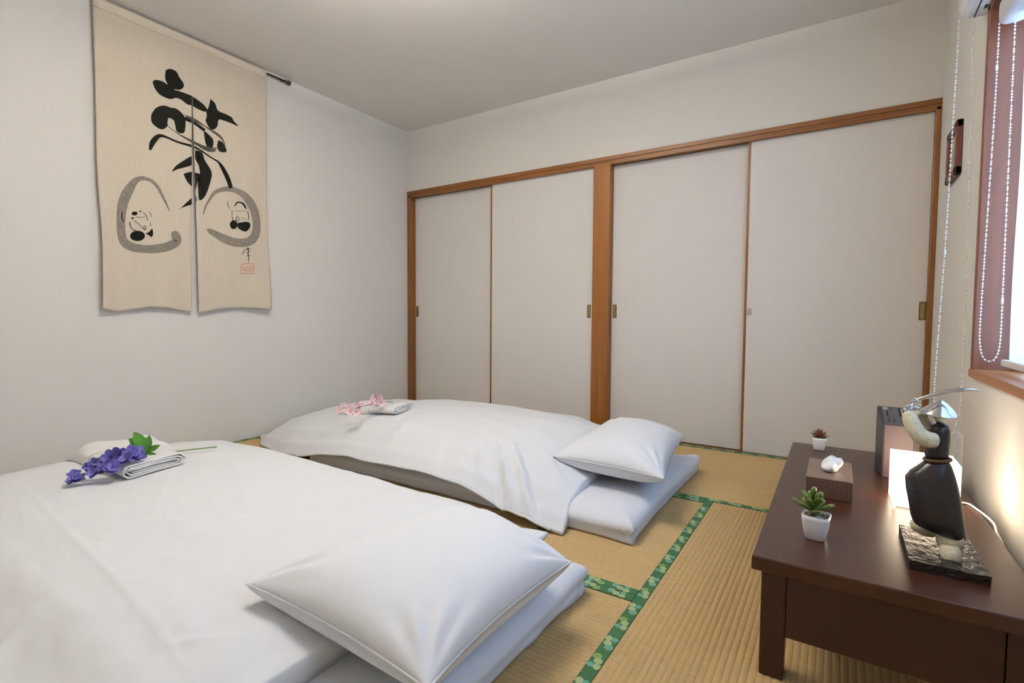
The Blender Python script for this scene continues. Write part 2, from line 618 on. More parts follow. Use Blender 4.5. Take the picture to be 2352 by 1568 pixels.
def pull(door, x, z, yf):
    """recessed rectangular brass finger pull"""
    bm = bmesh.new()
    w2, h2, t = 0.0125, 0.044, 0.0028
    for a in ((x - w2, x - w2 + t, z - h2, z + h2), (x + w2 - t, x + w2, z - h2, z + h2), (x - w2, x + w2, z + h2 - t, z + h2), (x - w2, x + w2, z - h2, z - h2 + t)):
        bm_box(bm, a[0], a[1], yf - 0.0022, yf + 0.001, a[2], a[3], 0.0006, 1)
    h = from_bm('finger_pull', bm, M_dark, door)
    h['label'] = 'dark-rimmed brass finger pull'
    box('pull_cup', x - w2 + t * 0.9, x + w2 - t * 0.9, yf - 0.0006, yf + 0.001, z - h2 + t, z + h2 - t, M_brass, h)


def fusuma(n, x0, x1, yf, stile, px, label):
    d = struct(thing('door_%d' % n, label, 'door', ((x0 + x1) / 2, yf, 0)), label)
    del d['category']
    box('door_panel', x0, x1, yf, yf + 0.022, 0.0015, KB + 0.012, M_fusuma, d, 0.0012, 1)
    if stile:
        box('stile', x0 - 0.010, x0 + 0.003, yf - 0.002, yf + 0.024, 0.0015, KB + 0.012, M_wood, d, 0.001, 1)
    pull(d, px, 0.806, yf)
    return d


YF, YR = 0.0145, 0.046
fusuma(1, 0.042, 0.875, YR, False, 0.063, 'white sliding closet door next to the off-white wall')
fusuma(2, 0.848, 1.677, YF, True, 1.6475, 'white sliding closet door meeting the wide brown post, in front of its neighbour')
fusuma(3, 1.795, 2.66, YR, False, 1.817, 'white sliding closet door between the wide brown post and the small grey latch')
d4 = fusuma(4, 2.612, W - 0.022, YF, True, W - 0.037, 'white sliding closet door ending at the corner by the window wall')
bm = bmesh.new()
bm_box(bm, 2.618, 2.640, YF - 0.006, YF, 0.785, 0.822, 0.002, 1)
bm_box(bm, 2.626, 2.634, YF - 0.010, YF - 0.005, 0.796, 0.812, 0.0015, 1)
la = from_bm('latch', bm, M_steel, d4)
la['label'] = 'small grey metal latch'

# ---- window
win = thing('window_1', 'brown wood-trimmed window behind the white roller blind', 'window', (W, (WY0 + WY1) / 2, WZ0))
del win['category']
win['kind'] = 'structure'
TW = 0.030
XI = W - 0.010
# casing: boards lining the recess, proud of the wall
box('jamb_board', XI, W + RD, WY1 - 0.001, WY1 + TW, WZ0 - 0.025, WZ1 + TW, M_win, win, 0.002, 1)
box('jamb_board', XI, W + RD, WY0 - TW, WY0 + 0.001, WZ0 - 0.025, WZ1 + TW, M_win, win, 0.002, 1)
box('sill_board', XI - 0.004, W + RD, WY0 - TW, WY1 + TW, WZ0 - 0.026, WZ0, M_sill, win, 0.002, 1)
box('head_board', XI, W + RD, WY0 - TW, WY1 + TW, WZ1, WZ1 + TW, M_win, win, 0.002, 1)
xs = W + RD - 0.03
for (y0, y1, dx) in ((WY0, (WY0 + WY1) / 2 + 0.02, 0.0), ((WY0 + WY1) / 2 - 0.02, WY1, 0.014)):
    sash = bmesh.new()
    for a in ((y0, y0 + 0.035, WZ0, WZ1), (y1 - 0.035, y1, WZ0, WZ1), (y0, y1, WZ0, WZ0 + 0.016), (y0, y1, WZ1 - 0.035, WZ1)):
        bm_box(sash, xs + dx, xs + dx + 0.012, a[0], a[1], a[2], a[3], 0.001, 1)
    sh = from_bm('sash', sash, M_alum, win)
    box('pane', xs + dx + 0.005, xs + dx + 0.008, y0 + 0.03, y1 - 0.03, WZ0 + 0.012, WZ1 - 0.03, M_glass, sh)


def bead_loop(name, path, parent, conn):
    """beaded pull chain along a smooth path; beads are real little balls on a cord"""
    ico = bmesh.new()
    bmesh.ops.create_icosphere(ico, subdivisions=1, radius=0.0032)
    iv = [v.co.copy() for v in ico.verts]
    jf = [tuple(v.index for v in f.verts) for f in ico.faces]
    ico.free()
    pts = [Vector(p) for p in crom(path, 60)]
    V, F = tube_data(pts[::6] + [pts[-1]], 0.0006, 5)
    acc, step = 0.0, 0.0110
    last = pts[0]
    for p in pts[1:]:
        d = (p - last).length
        acc += d
        last = p
        while acc >= step:
            acc -= step
            b = len(V)
            V += [p + v for v in iv]
            F += [tuple(b + i for i in f) for f in jf]
    o = from_py(name, V, F, M_bead, parent, recalc=False)
    o['kind'] = 'stuff'
    for c in conn:
        V, F = lathe_data([(0.0001, -0.009), (0.0034, -0.008), (0.0034, 0.008), (0.0001, 0.009)], c, 10)
        from_py('chain_connector', V, F, M_bead, parent)
    return o


# inner roller blind, hanging in the recess
bl = thing('roller_blind', 'lowered pale blue-white roller blind hanging inside the window recess', 'blind', (W + 0.045, WY1 - 0.12, WZ0))
by0, by1, bx = WY0 + 0.03, -1.075, W + 0.048
V, F = [], []
nz_, ny_ = 40, 20
for i in range(nz_ + 1):
    z = 0.632 + (1.69 - 0.632) * i / nz_
    for j in range(ny_ + 1):
        y = by0 + (by1 - by0) * j / ny_
        V.append((bx + 0.0015 * math.sin(z * 9 + y * 3), y, z))
for i in range(nz_):
    for j in range(ny_):
        a = i * (ny_ + 1) + j
        F.append((a, a + 1, a + ny_ + 2, a + ny_ + 1))
fab = from_py('blind_fabric', V, F, M_blind, bl, recalc=False)
bm = bmesh.new()
bm_box(bm, bx - 0.009, bx + 0.009, by0, by1 + 0.045, 0.624, 0.645, 0.005, 3)
bar = from_bm('bottom_bar', bm, M_cassette, bl)
box('bar_sticker', bx - 0.0095, bx - 0.0088, by1 - 0.055, by1 + 0.01, 0.628, 0.641, M_white, bar)


def capsule_rail(name, xc, zc, rx, rz, y0, y1, m, parent, rnd=0.03):
    rings = []
    prof = [(0.0, 0.05), (0.15, 0.55), (0.4, 0.85), (1.0, 1.0)]
    sec = [(y1 - rnd * a, s) for a, s in prof] + [(y0 + rnd * a, s) for a, s in prof[::-1]]
    for y, s in sec:
        r = []
        for k in range(28):
            an = 2 * math.pi * k / 28
            cx, cz = math.cos(an), math.sin(an)
            e = 0.55
            r.append(Vector((xc + rx * s * math.copysign(abs(cx) ** e, cx), y, zc + rz * s * math.copysign(abs(cz) ** e, cz))))
        rings.append(r)
    return loft(name, rings, m, parent)


capsule_rail('head_rail', W + 0.032, 1.688, 0.034, 0.040, WY0 + 0.02, -0.985, M_cassette, bl)
yb = -1.0
bead_loop('bead_chain', [(W + 0.003, yb, 1.672), (W + 0.002, yb, 1.4), (W - 0.003, yb, 1.0), (W - 0.006, yb, 0.75), (W - 0.003, yb, 0.68), (W + 0.006, yb, 0.645),
                         (W + 0.020, yb, 0.636), (W + 0.034, yb, 0.648), (W + 0.042, yb, 0.70), (W + 0.042, yb, 0.85), (W + 0.040, yb, 1.2), (W + 0.038, yb, 1.66)],
          bl, [(W + 0.002, yb, 1.53), (W + 0.042, yb, 0.824)])

# outer roller blind, rolled up, cassette on the wall above the window
b2 = thing('roller_blind', 'rolled-up outer blind in a pale cassette above the window casing', 'blind', (W, WY1, 1.77))
rings = []
for y in (-0.862, -0.868, -2.75, -2.756):
    s = 0.94 if y in (-0.862, -2.756) else 1.0
    r = []
    zc, xc = 1.815, W - 0.036
    for (dx, dz) in ((0.036, -0.062), (0.036, 0.062), (-0.005, 0.062), (-0.024, 0.055), (-0.035, 0.038), (-0.040, 0.0), (-0.038, -0.030), (-0.030, -0.050), (-0.016, -0.060), (0.0, -0.062)):
        r.append(Vector((xc + (dx if dx > 0.03 else dx * s), y, zc + dz * s)))
    rings.append(r)
cas = loft('cassette', rings, M_cassette, b2)
for p in cas.data.polygons:
    p.use_smooth = False
lb = box('cassette_label', W - 0.034, W - 0.004, -1.14, -0.885, 1.7518, 1.7532, M_white, cas)
box('label_mark', W - 0.022, W - 0.013, -0.945, -0.920, 1.7512, 1.7522, M_black, cas)
for i in range(4):
    box('label_mark', W - 0.026 + 0.002 * (i % 2), W - 0.012, -1.03 - 0.022 * i, -1.022 - 0.022 * i, 1.7512, 1.7522, M_redp, cas)
box('cassette_seam', W - 0.0375, W - 0.0350, -2.74, -0.866, 1.7512, 1.7540, M_dark, cas)
yc = -0.875
bead_loop('bead_chain', [(W - 0.073, yc, 1.762), (W - 0.077, yc, 1.4), (W - 0.082, yc, 1.0), (W - 0.092, yc, 0.55), (W - 0.086, yc, 0.40), (W - 0.062, yc, 0.335),
                         (W - 0.034, yc, 0.40), (W - 0.022, yc, 0.55), (W - 0.028, yc, 1.2), (W - 0.038, yc, 1.753)], b2, [(W - 0.081, yc, 0.992), (W - 0.037, yc, 1.643)])

# small picture on the wall
pf = thing('picture_frame', 'small reddish-brown framed picture hanging between closet corner and window', 'picture', (W, -0.42, 1.33))
bm = bmesh.new()
fy0, fy1, fz0, fz1 = -0.545, -0.330, 1.325, 1.53
for a in ((fy0, fy0 + 0.03, fz0, fz1), (fy1 - 0.03, fy1, fz0, fz1), (fy0, fy1, fz0, fz0 + 0.03), (fy0, fy1, fz1 - 0.03, fz1)):
    bm_box(bm, W - 0.020, W, a[0], a[1], a[2], a[3], 0.003, 1)
from_bm('frame', bm, M_frame, pf)
box('print', W - 0.009, W - 0.001, fy0 + 0.025, fy1 - 0.025, fz0 + 0.025, fz1 - 0.025, M_paper, pf)

# wall socket
so = thing('wall_socket', 'white power socket plate low on the window wall behind the lamp', 'socket', (W, -0.77, 0.25))
box('plate', W - 0.009, W, -0.83, -0.71, 0.245, 0.365, M_white, so, 0.003)
box('outlet', W - 0.011, W - 0.008, -0.80, -0.74, 0.265, 0.345, M_cassette, so, 0.002)

# drum lamp added above the frame, unseen, as the room's main light
cl = thing('added_ceiling_lamp', 'unseen round white drum lamp added under the ceiling to light the room', 'lamp', (1.75, -2.0, H))
V, F = lathe_data([(0.0001, 0), (0.06, 0), (0.06, -0.02), (0.012, -0.03), (0.012, -0.10), (0.0001, -0.10)], (1.75, -2.0, H), 32)
from_py('added_lamp_base', V, F, M_white, cl)
V, F = lathe_data([(0.0001, -0.20), (0.14, -0.198), (0.225, -0.188), (0.25, -0.17), (0.255, -0.12), (0.24, -0.10), (0.0001, -0.098)], (1.75, -2.0, H), 48)
from_py('added_diffuser', V, F, M_cl, cl)
V, F = lathe_data([(0.02, -0.094), (0.225, -0.094), (0.225, -0.0965), (0.02, -0.0965)], (1.75, -2.0, H), 48)
from_py('added_uplight', V, F, M_clu, cl)

# ------------------------------------------------------------------ hanging cloth with calligraphy
NX = 0.027
ZT = 2.262


def cloth_x(y, z):
    t = sstep(2.2, 0.8, z)
    a = 0.006 * math.sin(y * 23 + z * 1.3) * t + 0.003 * math.sin(y * 41 + 1.0) * t
    edge = 0.0
    edge += 0.022 * sstep(-1.38, -1.25, y) * sstep(1.25, 0.78, z)
    edge += 0.012 * sstep(-2.02, -2.125, y) * sstep(1.4, 0.78, z)
    edge += 0.012 * sstep(-1.78, -1.70, y) * sstep(1.3, 0.78, z) * (1 if y < -1.69 else 0)
    return NX + a + edge


def slitL(z): return -1.690 - 0.026 * sstep(1.97, 0.78, z) ** 0.8
def slitR(z): return -1.686 + 0.006 * sstep(1.97, 0.78, z)


ZS = 1.966
no = thing('noren_curtain', 'cream split linen hanging with black brush calligraphy on the off-white wall', 'wall hanging', (NX, -1.69, 0.78))


def botz(y):
    tab = [(-2.125, .790), (-2.06, .776), (-1.99, .788), (-1.92, .803), (-1.84, .800), (-1.77, .786), (-1.71, .779), (-1.687, .775), (-1.64, .783), (-1.55, .800), (-1.44, .808), (-1.33, .806), (-1.255, .800)]
    return interp(tab, y)


def cloth_panel(name, yl, yr, ztop):
    ny, nzz = 46, 110
    V, F = [], []
    for side in (0.0, -0.0012):
        for i in range(nzz + 1):
            for j in range(ny + 1):
                u = j / ny
                zb = botz(yl(0.8) + (yr(0.8) - yl(0.8)) * u)
                z = zb + (ztop - zb) * i / nzz
                y = yl(z) + (yr(z) - yl(z)) * u
                V.append((cloth_x(y, z) + side, y, z))
    n1 = (nzz + 1) * (ny + 1)
    idx = lambda i, j, s: s * n1 + i * (ny + 1) + j
    for i in range(nzz):
        for j in range(ny):
            F.append((idx(i, j, 0), idx(i, j + 1, 0), idx(i + 1, j + 1, 0), idx(i + 1, j, 0)))
            F.append((idx(i, j, 1), idx(i + 1, j, 1), idx(i + 1, j + 1, 1), idx(i, j + 1, 1)))
    for i in range(nzz):
        for j in (0, ny):
            F.append((idx(i, j, 0), idx(i + 1, j, 0), idx(i + 1, j, 1), idx(i, j, 1)))
    for j in range(ny):
        for i in (0, nzz):
            F.append((idx(i, j, 0), idx(i, j + 1, 0), idx(i, j + 1, 1), idx(i, j, 1)))
    return from_py(name, V, F, M_linen, no, recalc=True)


def edgeL(z): return -2.122 + 0.006 * math.sin(z * 7) * sstep(2.2, 1.0, z)
def edgeR(z): return -1.256 + 0.005 * math.sin(z * 6 + 2) * sstep(2.2, 1.0, z)


pl_ = cloth_panel('cloth_panel', edgeL, slitL, ZT - 0.02)
pr_ = cloth_panel('cloth_panel', slitR, edgeR, ZT - 0.02)
# joined strip above the slit and the rod sleeve
bm = bmesh.new()
bm_box(bm, NX - 0.0014, NX + 0.0010, -1.694, -1.682, ZS, ZT - 0.02)
from_bm('seam_strip', bm, M_linen, no)
V, F = [], []
ys = [-2.122 + (2.122 - 1.256) * i / 30 for i in range(31)]
rings = [[Vector((NX + 0.0105 * math.cos(a * math.pi / 8), y, ZT + 0.004 * math.sin(y * 30) * 0.2 + 0.0125 * math.sin(a * math.pi / 8) - (0.022 if 10 <= a <= 14 else 0))) for a in range(16)] for y in ys]
loft('rod_sleeve', rings, M_linen, no)


def ink(name, polys, strips, m, lift=0.0012):
    """brush marks: flat shapes given in photo pixels, laid onto the cloth surface, cut at the slit"""
    bm = bmesh.new()

    def yz(p):
        q = PX(p[0], p[1], NX + 0.004)
        return (0.0, q.y, q.z)
    for P in polys:
        pts = crom(list(P) + [P[0]], 4)[:-1]
        try:
            bm.faces.new([bm.verts.new(yz(p)) for p in pts])
        except ValueError:
            pass
    for st in strips:
        c = crom(st, 8)
        L, R = [], []
        for i, p in enumerate(c):
            a, b = c[max(i - 1, 0)], c[min(i + 1, len(c) - 1)]
            t = Vector((b[0] - a[0], b[1] - a[1]))
            t = t.normalized() if t.length else Vector((1, 0))
            nrm = Vector((-t.y, t.x)) * (p[2] / 2)
            L.append(bm.verts.new(yz((p[0] + nrm.x, p[1] + nrm.y))))
            R.append(bm.verts.new(yz((p[0] - nrm.x, p[1] - nrm.y))))
        for i in range(len(c) - 1):
            bm.faces.new((L[i], L[i + 1], R[i + 1], R[i]))
    bmesh.ops.triangulate(bm, faces=[f for f in bm.faces if len(f.verts) > 4])
    for k in range(60):
        z = 0.8 + k * 0.025
        bmesh.ops.bisect_plane(bm, geom=list(bm.verts) + list(bm.edges) + list(bm.faces), plane_co=(0, 0, z), plane_no=(0, 0, 1))
    for k in range(36):
        y = -2.12 + k * 0.025
        bmesh.ops.bisect_plane(bm, geom=list(bm.verts) + list(bm.edges) + list(bm.faces), plane_co=(0, y, 0), plane_no=(0, 1, 0))
    # leave the slit open: drop everything between the two panels
    keepers = []
    for sgn, co, no_ in ((1, (0, -1.690, 1.97), (0, 1.17, -0.026)), (-1, (0, -1.686, 1.97), (0, 1.19, 0.006))):
        b2_ = bm.copy()
        g = list(b2_.verts) + list(b2_.edges) + list(b2_.faces)
        bmesh.ops.bisect_plane(b2_, geom=g, plane_co=co, plane_no=Vector(no_), clear_outer=sgn > 0, clear_inner=sgn < 0)
        keepers.append(b2_)
    V, F = [], []
    for b2_ in keepers:
        b0 = len(V)
        b2_.verts.index_update()
        for v in b2_.verts:
            V.append((cloth_x(v.co.y, v.co.z) + lift, v.co.y, v.co.z))
        F += [tuple(b0 + v.index for v in f.verts) for f in b2_.faces]
        b2_.free()
    bm.free()
    return from_py(name, V, F, m, no, recalc=False)


def c1(P): return [tuple([180 + p[0] / 4.126, p[1] / 4.126] + [q / 4.126 for q in p[2:]]) for p in P]
def c2(P): return [tuple([200 + p[0] / 3.921, 360 + p[1] / 3.921] + [q / 3.921 for q in p[2:]]) for p in P]
def ell(cx, cy, rx, ry, n=10, a0=0): return [(cx + rx * math.cos(2 * math.pi * k / n + a0), cy + ry * math.sin(2 * math.pi * k / n + a0)) for k in range(n)]


polys = [c1(p) for p in (
    [(830, 665), (870, 650), (930, 675), (960, 730), (1000, 790), (995, 830), (960, 850), (920, 845), (880, 860), (850, 800), (825, 740)],
    [(705, 775), (735, 755), (800, 770), (860, 810), (900, 845), (950, 860), (1010, 880), (1070, 905), (1140, 950), (1190, 990), (1222, 1030), (1222, 1052), (1190, 1055), (1130, 1030), (1080, 1000), (1030, 985), (980, 945), (930, 925), (880, 938), (820, 920), (770, 890), (730, 840)],
    [(1255, 935), (1300, 980), (1325, 1045), (1400, 1080), (1455, 1110), (1475, 1145), (1520, 1195), (1450, 1165), (1380, 1140), (1332, 1132), (1322, 1190), (1290, 1225), (1250, 1215), (1215, 1160), (1210, 1130), (1225, 1100), (1215, 1060), (1238, 1010)],
    [(695, 1080), (740, 1020), (810, 998), (880, 1018), (935, 1030), (1000, 1090), (1018, 1150), (1008, 1250), (960, 1258), (930, 1230), (918, 1160), (890, 1125), (828, 1112), (845, 1165), (850, 1190), (800, 1225), (740, 1200), (695, 1150)],
    [(1190, 1235), (1240, 1275), (1282, 1325), (1275, 1395), (1235, 1405), (1205, 1345)],
    [(1330, 1325), (1372, 1350), (1405, 1410), (1400, 1440), (1345, 1435), (1318, 1390)],
)] + [c2(p) for p in (
    [(765, 138), (800, 85), (870, 35), (940, -5), (950, 30), (945, 72), (880, 95), (815, 112)],
    [(975, -60), (1035, -40), (1062, 30), (1125, 135), (1115, 220), (1085, 310), (1050, 370), (1008, 388), (1000, 300), (988, 180), (985, 140), (1040, 198), (1050, 160), (1015, 85), (975, 20)],
    [(872, 152), (935, 135), (985, 150), (992, 200), (975, 300), (940, 262), (905, 222)],
    [(975, 340), (938, 375), (900, 410), (850, 460), (805, 485), (880, 450), (940, 430), (985, 400)],
)]
strips = [c1(p) for p in (
    [(682, 1420, 22), (700, 1360, 50), (735, 1310, 52), (775, 1285, 34), (830, 1295, 20), (950, 1345, 18), (1070, 1382, 22), (1160, 1425, 16), (1260, 1490, 12), (1330, 1530, 16)],
    [(1330, 1530, 16), (1370, 1590, 34), (1420, 1690, 42), (1450, 1780, 38)],
    [(1010, 1120, 34), (1100, 1165, 26), (1200, 1235, 30)],
)]
ink('brush_character', polys, strips, M_ink)['label'] = 'bold black brush character'
dry = []
for k in range(7):
    o = k * 12
    dry.append(c1([(850 + o * 0.3, 1195 + o * 0.2, 5), (960 + o * 0.35, 1270 + o * 0.3, 6), (1080 + o * 0.3, 1330 + o * 0.45, 4), (1200 + o * 0.2, 1385 + o * 0.55, 6), (1315 - o * 0.2, 1400 + o * 0.5, 4)]))
for k in range(4):
    o = k * 15
    dry.append(c1([(1015 + o * 0.4, 1090 + o * 0.6, 5), (1110 + o * 0.4, 1130 + o * 0.7, 7), (1220 + o, 1210 + o * 0.4, 6), (1330 + o * 0.8, 1290 + o * 0.3, 5), (1395, 1360 + o, 4)]))
ink('dry_brush_strokes', [], dry, M_dry, 0.0014)
ink('grey_wash_figure', [], [c2([(745, 490, 8), (720, 430, 16), (690, 370, 22), (640, 275, 28), (590, 222, 30), (540, 200, 30), (480, 195, 42), (425, 228, 62), (365, 320, 92), (325, 430, 88), (312, 560, 78), (315, 680, 74), (340, 765, 74), (410, 812, 76), (520, 830, 70), (640, 825, 76), (750, 800, 80), (815, 755, 82), (795, 690, 72), (790, 668, 30)])], M_wash, 0.0011)
ink('grey_wash_figure', [], [c2([(1045, 520, 10), (1062, 460, 18), (1095, 400, 22), (1165, 315, 36), (1280, 288, 46), (1390, 325, 52), (1460, 400, 72), (1510, 500, 76), (1528, 620, 76), (1510, 710, 80), (1450, 765, 78), (1360, 772, 76), (1260, 745, 76), (1170, 700, 60), (1110, 668, 44), (1080, 656, 14)])], M_wash, 0.0011)
ink('ink_sketch', [c2(ell(455, 712, 66, 46, a0=.3)), c2([(525, 690), (560, 675), (585, 648), (596, 690), (582, 722), (555, 705)]), c2(ell(428, 510, 26, 17)), c2(ell(478, 491, 12, 6)), c2(ell(410, 552, 12, 8))],
    [c2(p) for p in ([(388, 585, 7), (392, 625, 7), (415, 655, 6), (450, 668, 5)], [(420, 572, 4), (460, 600, 4), (500, 640, 4), (520, 660, 4)], [(505, 500, 5), (535, 535, 6), (545, 575, 4)], [(560, 495, 4), (575, 520, 5), (580, 540, 3)], [(570, 590, 4), (572, 625, 5)],
                     [(440, 540, 4), (480, 545, 4), (520, 540, 4)], [(515, 620, 4), (510, 640, 5), (525, 655, 5), (530, 635, 4), (515, 620, 4)], [(325, 490, 8), (318, 540, 11), (335, 590, 7)])], M_ink, 0.0015)
ink('ink_sketch', [c2(ell(1325, 610, 34, 40)), c2([(1360, 595), (1430, 585), (1465, 600), (1462, 640), (1430, 672), (1390, 660), (1360, 630)])],
    [c2(p) for p in ([(1332, 445, 8), (1355, 412, 12), (1390, 412, 12), (1415, 435, 16), (1432, 470, 9)], [(1312, 480, 5), (1310, 530, 5), (1320, 570, 5)], [(1445, 490, 6), (1452, 535, 7), (1448, 575, 5)], [(1352, 540, 5), (1348, 565, 6), (1365, 580, 4), (1372, 550, 4), (1352, 530, 4)],
                     [(1340, 480, 3), (1385, 490, 3), (1430, 485, 3)], [(1275, 395, 4), (1270, 430, 6), (1290, 470, 4)], [(1390, 550, 3), (1425, 560, 3)])], M_ink, 0.0015)
ink('signature', [], [c2(p) for p in ([(1400, 878, 5), (1418, 845, 6), (1448, 828, 6), (1466, 838, 5)], [(1445, 815, 10), (1450, 850, 7), (1448, 880, 7), (1456, 900, 6), (1450, 920, 6), (1455, 945, 4)], [(1430, 862, 4), (1470, 855, 4)], [(1432, 895, 4), (1470, 880, 4)])], M_ink, 0.0015)
ink('red_seal', [], [c2(p) for p in ([(1395, 970, 5), (1440, 962, 5), (1492, 968, 5), (1496, 1010, 5), (1490, 1050, 5), (1440, 1052, 5), (1394, 1048, 5), (1391, 1010, 5), (1395, 970, 5)],
                                     [(1415, 985, 5), (1415, 1030, 5)], [(1402, 1000, 4), (1430, 998, 4)], [(1440, 980, 4), (1438, 1040, 4)], [(1455, 985, 5), (1480, 985, 5)], [(1468, 978, 4), (1468, 1000, 4)], [(1452, 1005, 4), (1485, 1005, 4), (1485, 1030, 4)], [(1455, 1008, 4), (1455, 1038, 4)], [(1468, 1010, 4), (1468, 1036, 4)], [(1402, 1015, 4), (1428, 1018, 4), (1430, 1035, 4)])], M_seal, 0.0015)

rod = thing('curtain_rod', 'thin dark brown rod carrying the hanging cloth near the ceiling', 'rod', (NX, -1.7, ZT))
tube('rod', [(NX, -2.27, ZT), (NX, -1.12, ZT)], 0.0062, M_rod, rod, 14)
for ye, s in ((-1.12, 1), (-2.27, -1)):
    V, F = lathe_data([(0.0001, -0.002), (0.008, 0), (0.011, 0.006), (0.007, 0.013), (0.012, 0.022), (0.0145, 0.032), (0.012, 0.042), (0.0001, 0.047)], (NX, ye - s * 0.012, ZT), 18, Matrix.Rotation(-s * math.pi / 2, 3, 'X'))
    from_py('finial', V, F, M_rod, rod)
    tube('hook', crom([(0.0, ye - s * 0.03, ZT + 0.012), (NX * 0.6, ye - s * 0.03, ZT + 0.004), (NX, ye - s * 0.03, ZT - 0.010), (NX + 0.012, ye - s * 0.03, ZT + 0.0)], 5), 0.004, M_rod, rod, 8)

# ------------------------------------------------------------------ futons
MT = 0.095


def crease(x, y, a, b, wd, amp, fade=True):
    """a soft ridge or furrow along the segment a-b"""
    ax, ay = a
    bx_, by_ = b
    dx, dy = bx_ - ax, by_ - ay
    L2 = dx * dx + dy * dy
    t = ((x - ax) * dx + (y - ay) * dy) / L2
    if t < -0.25 or t > 1.25:
        return 0.0
    tc = max(0, min(1, t))
    d2 = (x - ax - tc * dx) ** 2 + (y - ay - tc * dy) ** 2
    if d2 > 9 * wd * wd:
        return 0.0
    f = math.sin(math.pi * min(1, max(0, (t + 0.1) / 1.2))) ** 0.6 if fade else 1
    return amp * math.exp(-d2 / (wd * wd)) * f


def mattress(name, label, x0, x1, y0, y1, ears):
    """thin floor mattress in a fitted white sheet: soft rounded slab with pulled corners"""
    t = thing(name, label, 'mattress', ((x0 + x1) / 2, (y0 + y1) / 2, 0), 'futon mattresses')
    nx, ny, ns = 150, 80, 10
    V, F = [], []
    ang = [math.pi * k / ns for k in range(ns + 1)]

    def outline(u, v):
        """u,v in -1..1, square with slightly bowed sides"""
        px_ = (x0 + x1) / 2 + (x1 - x0) / 2 * u * (1 - 0.012 * (1 - v * v))
        py_ = (y0 + y1) / 2 + (y1 - y0) / 2 * v * (1 - 0.025 * (1 - u * u) ** 0.5)
        return px_, py_

    def top(u, v):
        px_, py_ = outline(u, v)
        e = max(abs(u) ** 18, abs(v) ** 9)
        z = MT * (1 - e) ** 0.5 if e < 1 else 0
        z = z * 0.55 + MT * 0.45
        z += 0.006 * nz3(px_, py_, 1.0, 3.0) + 0.0022 * nz3(px_, py_, 4.0, 14)
        for (cu, cv, amp, rad) in ears:
            d = math.hypot((u - cu) * (x1 - x0) / 2, (v - cv) * (y1 - y0) / 2)
            z += amp * math.exp(-(d / rad) ** 2)
        return px_, py_, max(z, 0.02)
    for i in range(nx + 1):
        for j in range(ny + 1):
            u, v = -1 + 2 * i / nx, -1 + 2 * j / ny
            u = math.copysign(1 - (1 - abs(u)) ** 1.5, u)
            v = math.copysign(1 - (1 - abs(v)) ** 1.4, v)
            V.append(top(u, v))
    idx = lambda i, j: i * (ny + 1) + j
    for i in range(nx):
        for j in range(ny):
            F.append((idx(i, j), idx(i + 1, j), idx(i + 1, j + 1), idx(i, j + 1)))
    # skirt down to the floor
    rim = [(i, 0) for i in range(nx + 1)] + [(nx, j) for j in range(1, ny + 1)] + [(i, ny) for i in range(nx - 1, -1, -1)] + [(0, j) for j in range(ny - 1, 0, -1)]
    prev = [idx(*r) for r in rim]
    cx, cy = (x0 + x1) / 2, (y0 + y1) / 2
    for s, (f, inn) in enumerate(((0.62, -0.008), (0.3, -0.006), (0.06, 0.006), (0.0, 0.03))):
        cur = []
        for r, p0 in zip(rim, [idx(*r) for r in rim]):
            x, y, z = V[p0]
            wob = 0.006 * nz3(x, y, 9.0, 9)
            inn2 = inn + wob * (1 if f > 0.02 else 0)
            hx = inn2 if abs(x - cx) > (x1 - x0) / 2 * 0.96 else 0
            hy = inn2 if abs(y - cy) > (y1 - y0) / 2 * 0.93 else 0
            V.append((x - math.copysign(hx, x - cx), y - math.copysign(hy, y - cy), z * f + 0.0018 * (1 - f)))
            cur.append(len(V) - 1)
        n = len(rim)
        for k in range(n):
            F.append((prev[k], prev[(k + 1) % n], cur[(k + 1) % n], cur[k]))
        prev = cur
    F.append(tuple(prev))
    from_py('fitted_sheet', V, F, M_futon, t)
    return t


M1 = (0.42, 2.49, -2.80, -1.845)
M2 = (0.75, 2.50, -1.508, -0.53)
mattress('futon_mattress', 'thin white floor mattress under the comforter with the violet flower', *M1, ears=((1, 1, 0.012, 0.09),))
m2 = mattress('futon_mattress', 'thin white floor mattress under the comforter with the pink blossom', *M2, ears=((1, 1, 0.022, 0.06), (1, -1, 0.006, 0.05)))


def comforter(name, label, hx, hy, zf, thick, nx=260, ny=170):
    """closed quilt: hx(u,v), hy(u,v) outline mapping, zf(x,y,u,v) top surface, thick(u,v)"""
    t = thing(name, label, 'comforter', (hx(.5, .5), hy(.5, .5), 0.1), 'white comforters on the floor mattresses')
    V, F = [], []
    for side in (0, 1):
        for i in range(nx + 1):
            for j in range(ny + 1):
                u, v = i / nx, j / ny
                x, y = hx(u, v), hy(u, v)
                z = zf(x, y, u, v)
                if side:
                    z = max(0.004, z - thick(u, v))
                V.append((x, y, z))
    n1 = (nx + 1) * (ny + 1)
    idx = lambda i, j, s=0: s * n1 + i * (ny + 1) + j
    for i in range(nx):
        for j in range(ny):
            F.append((idx(i, j), idx(i + 1, j), idx(i + 1, j + 1), idx(i, j + 1)))
            F.append((idx(i, j, 1), idx(i, j + 1, 1), idx(i + 1, j + 1, 1), idx(i + 1, j, 1)))
    for i in range(nx):
        for j in (0, ny):
            F.append((idx(i, j), idx(i + 1, j), idx(i + 1, j, 1), idx(i, j, 1)))
    for j in range(ny):
        for i in (0, nx):
            F.append((idx(i, j), idx(i, j + 1), idx(i, j + 1, 1), idx(i, j, 1)))
    o = from_py('quilt_cover', V, F, M_sheet, t)
    return t, o


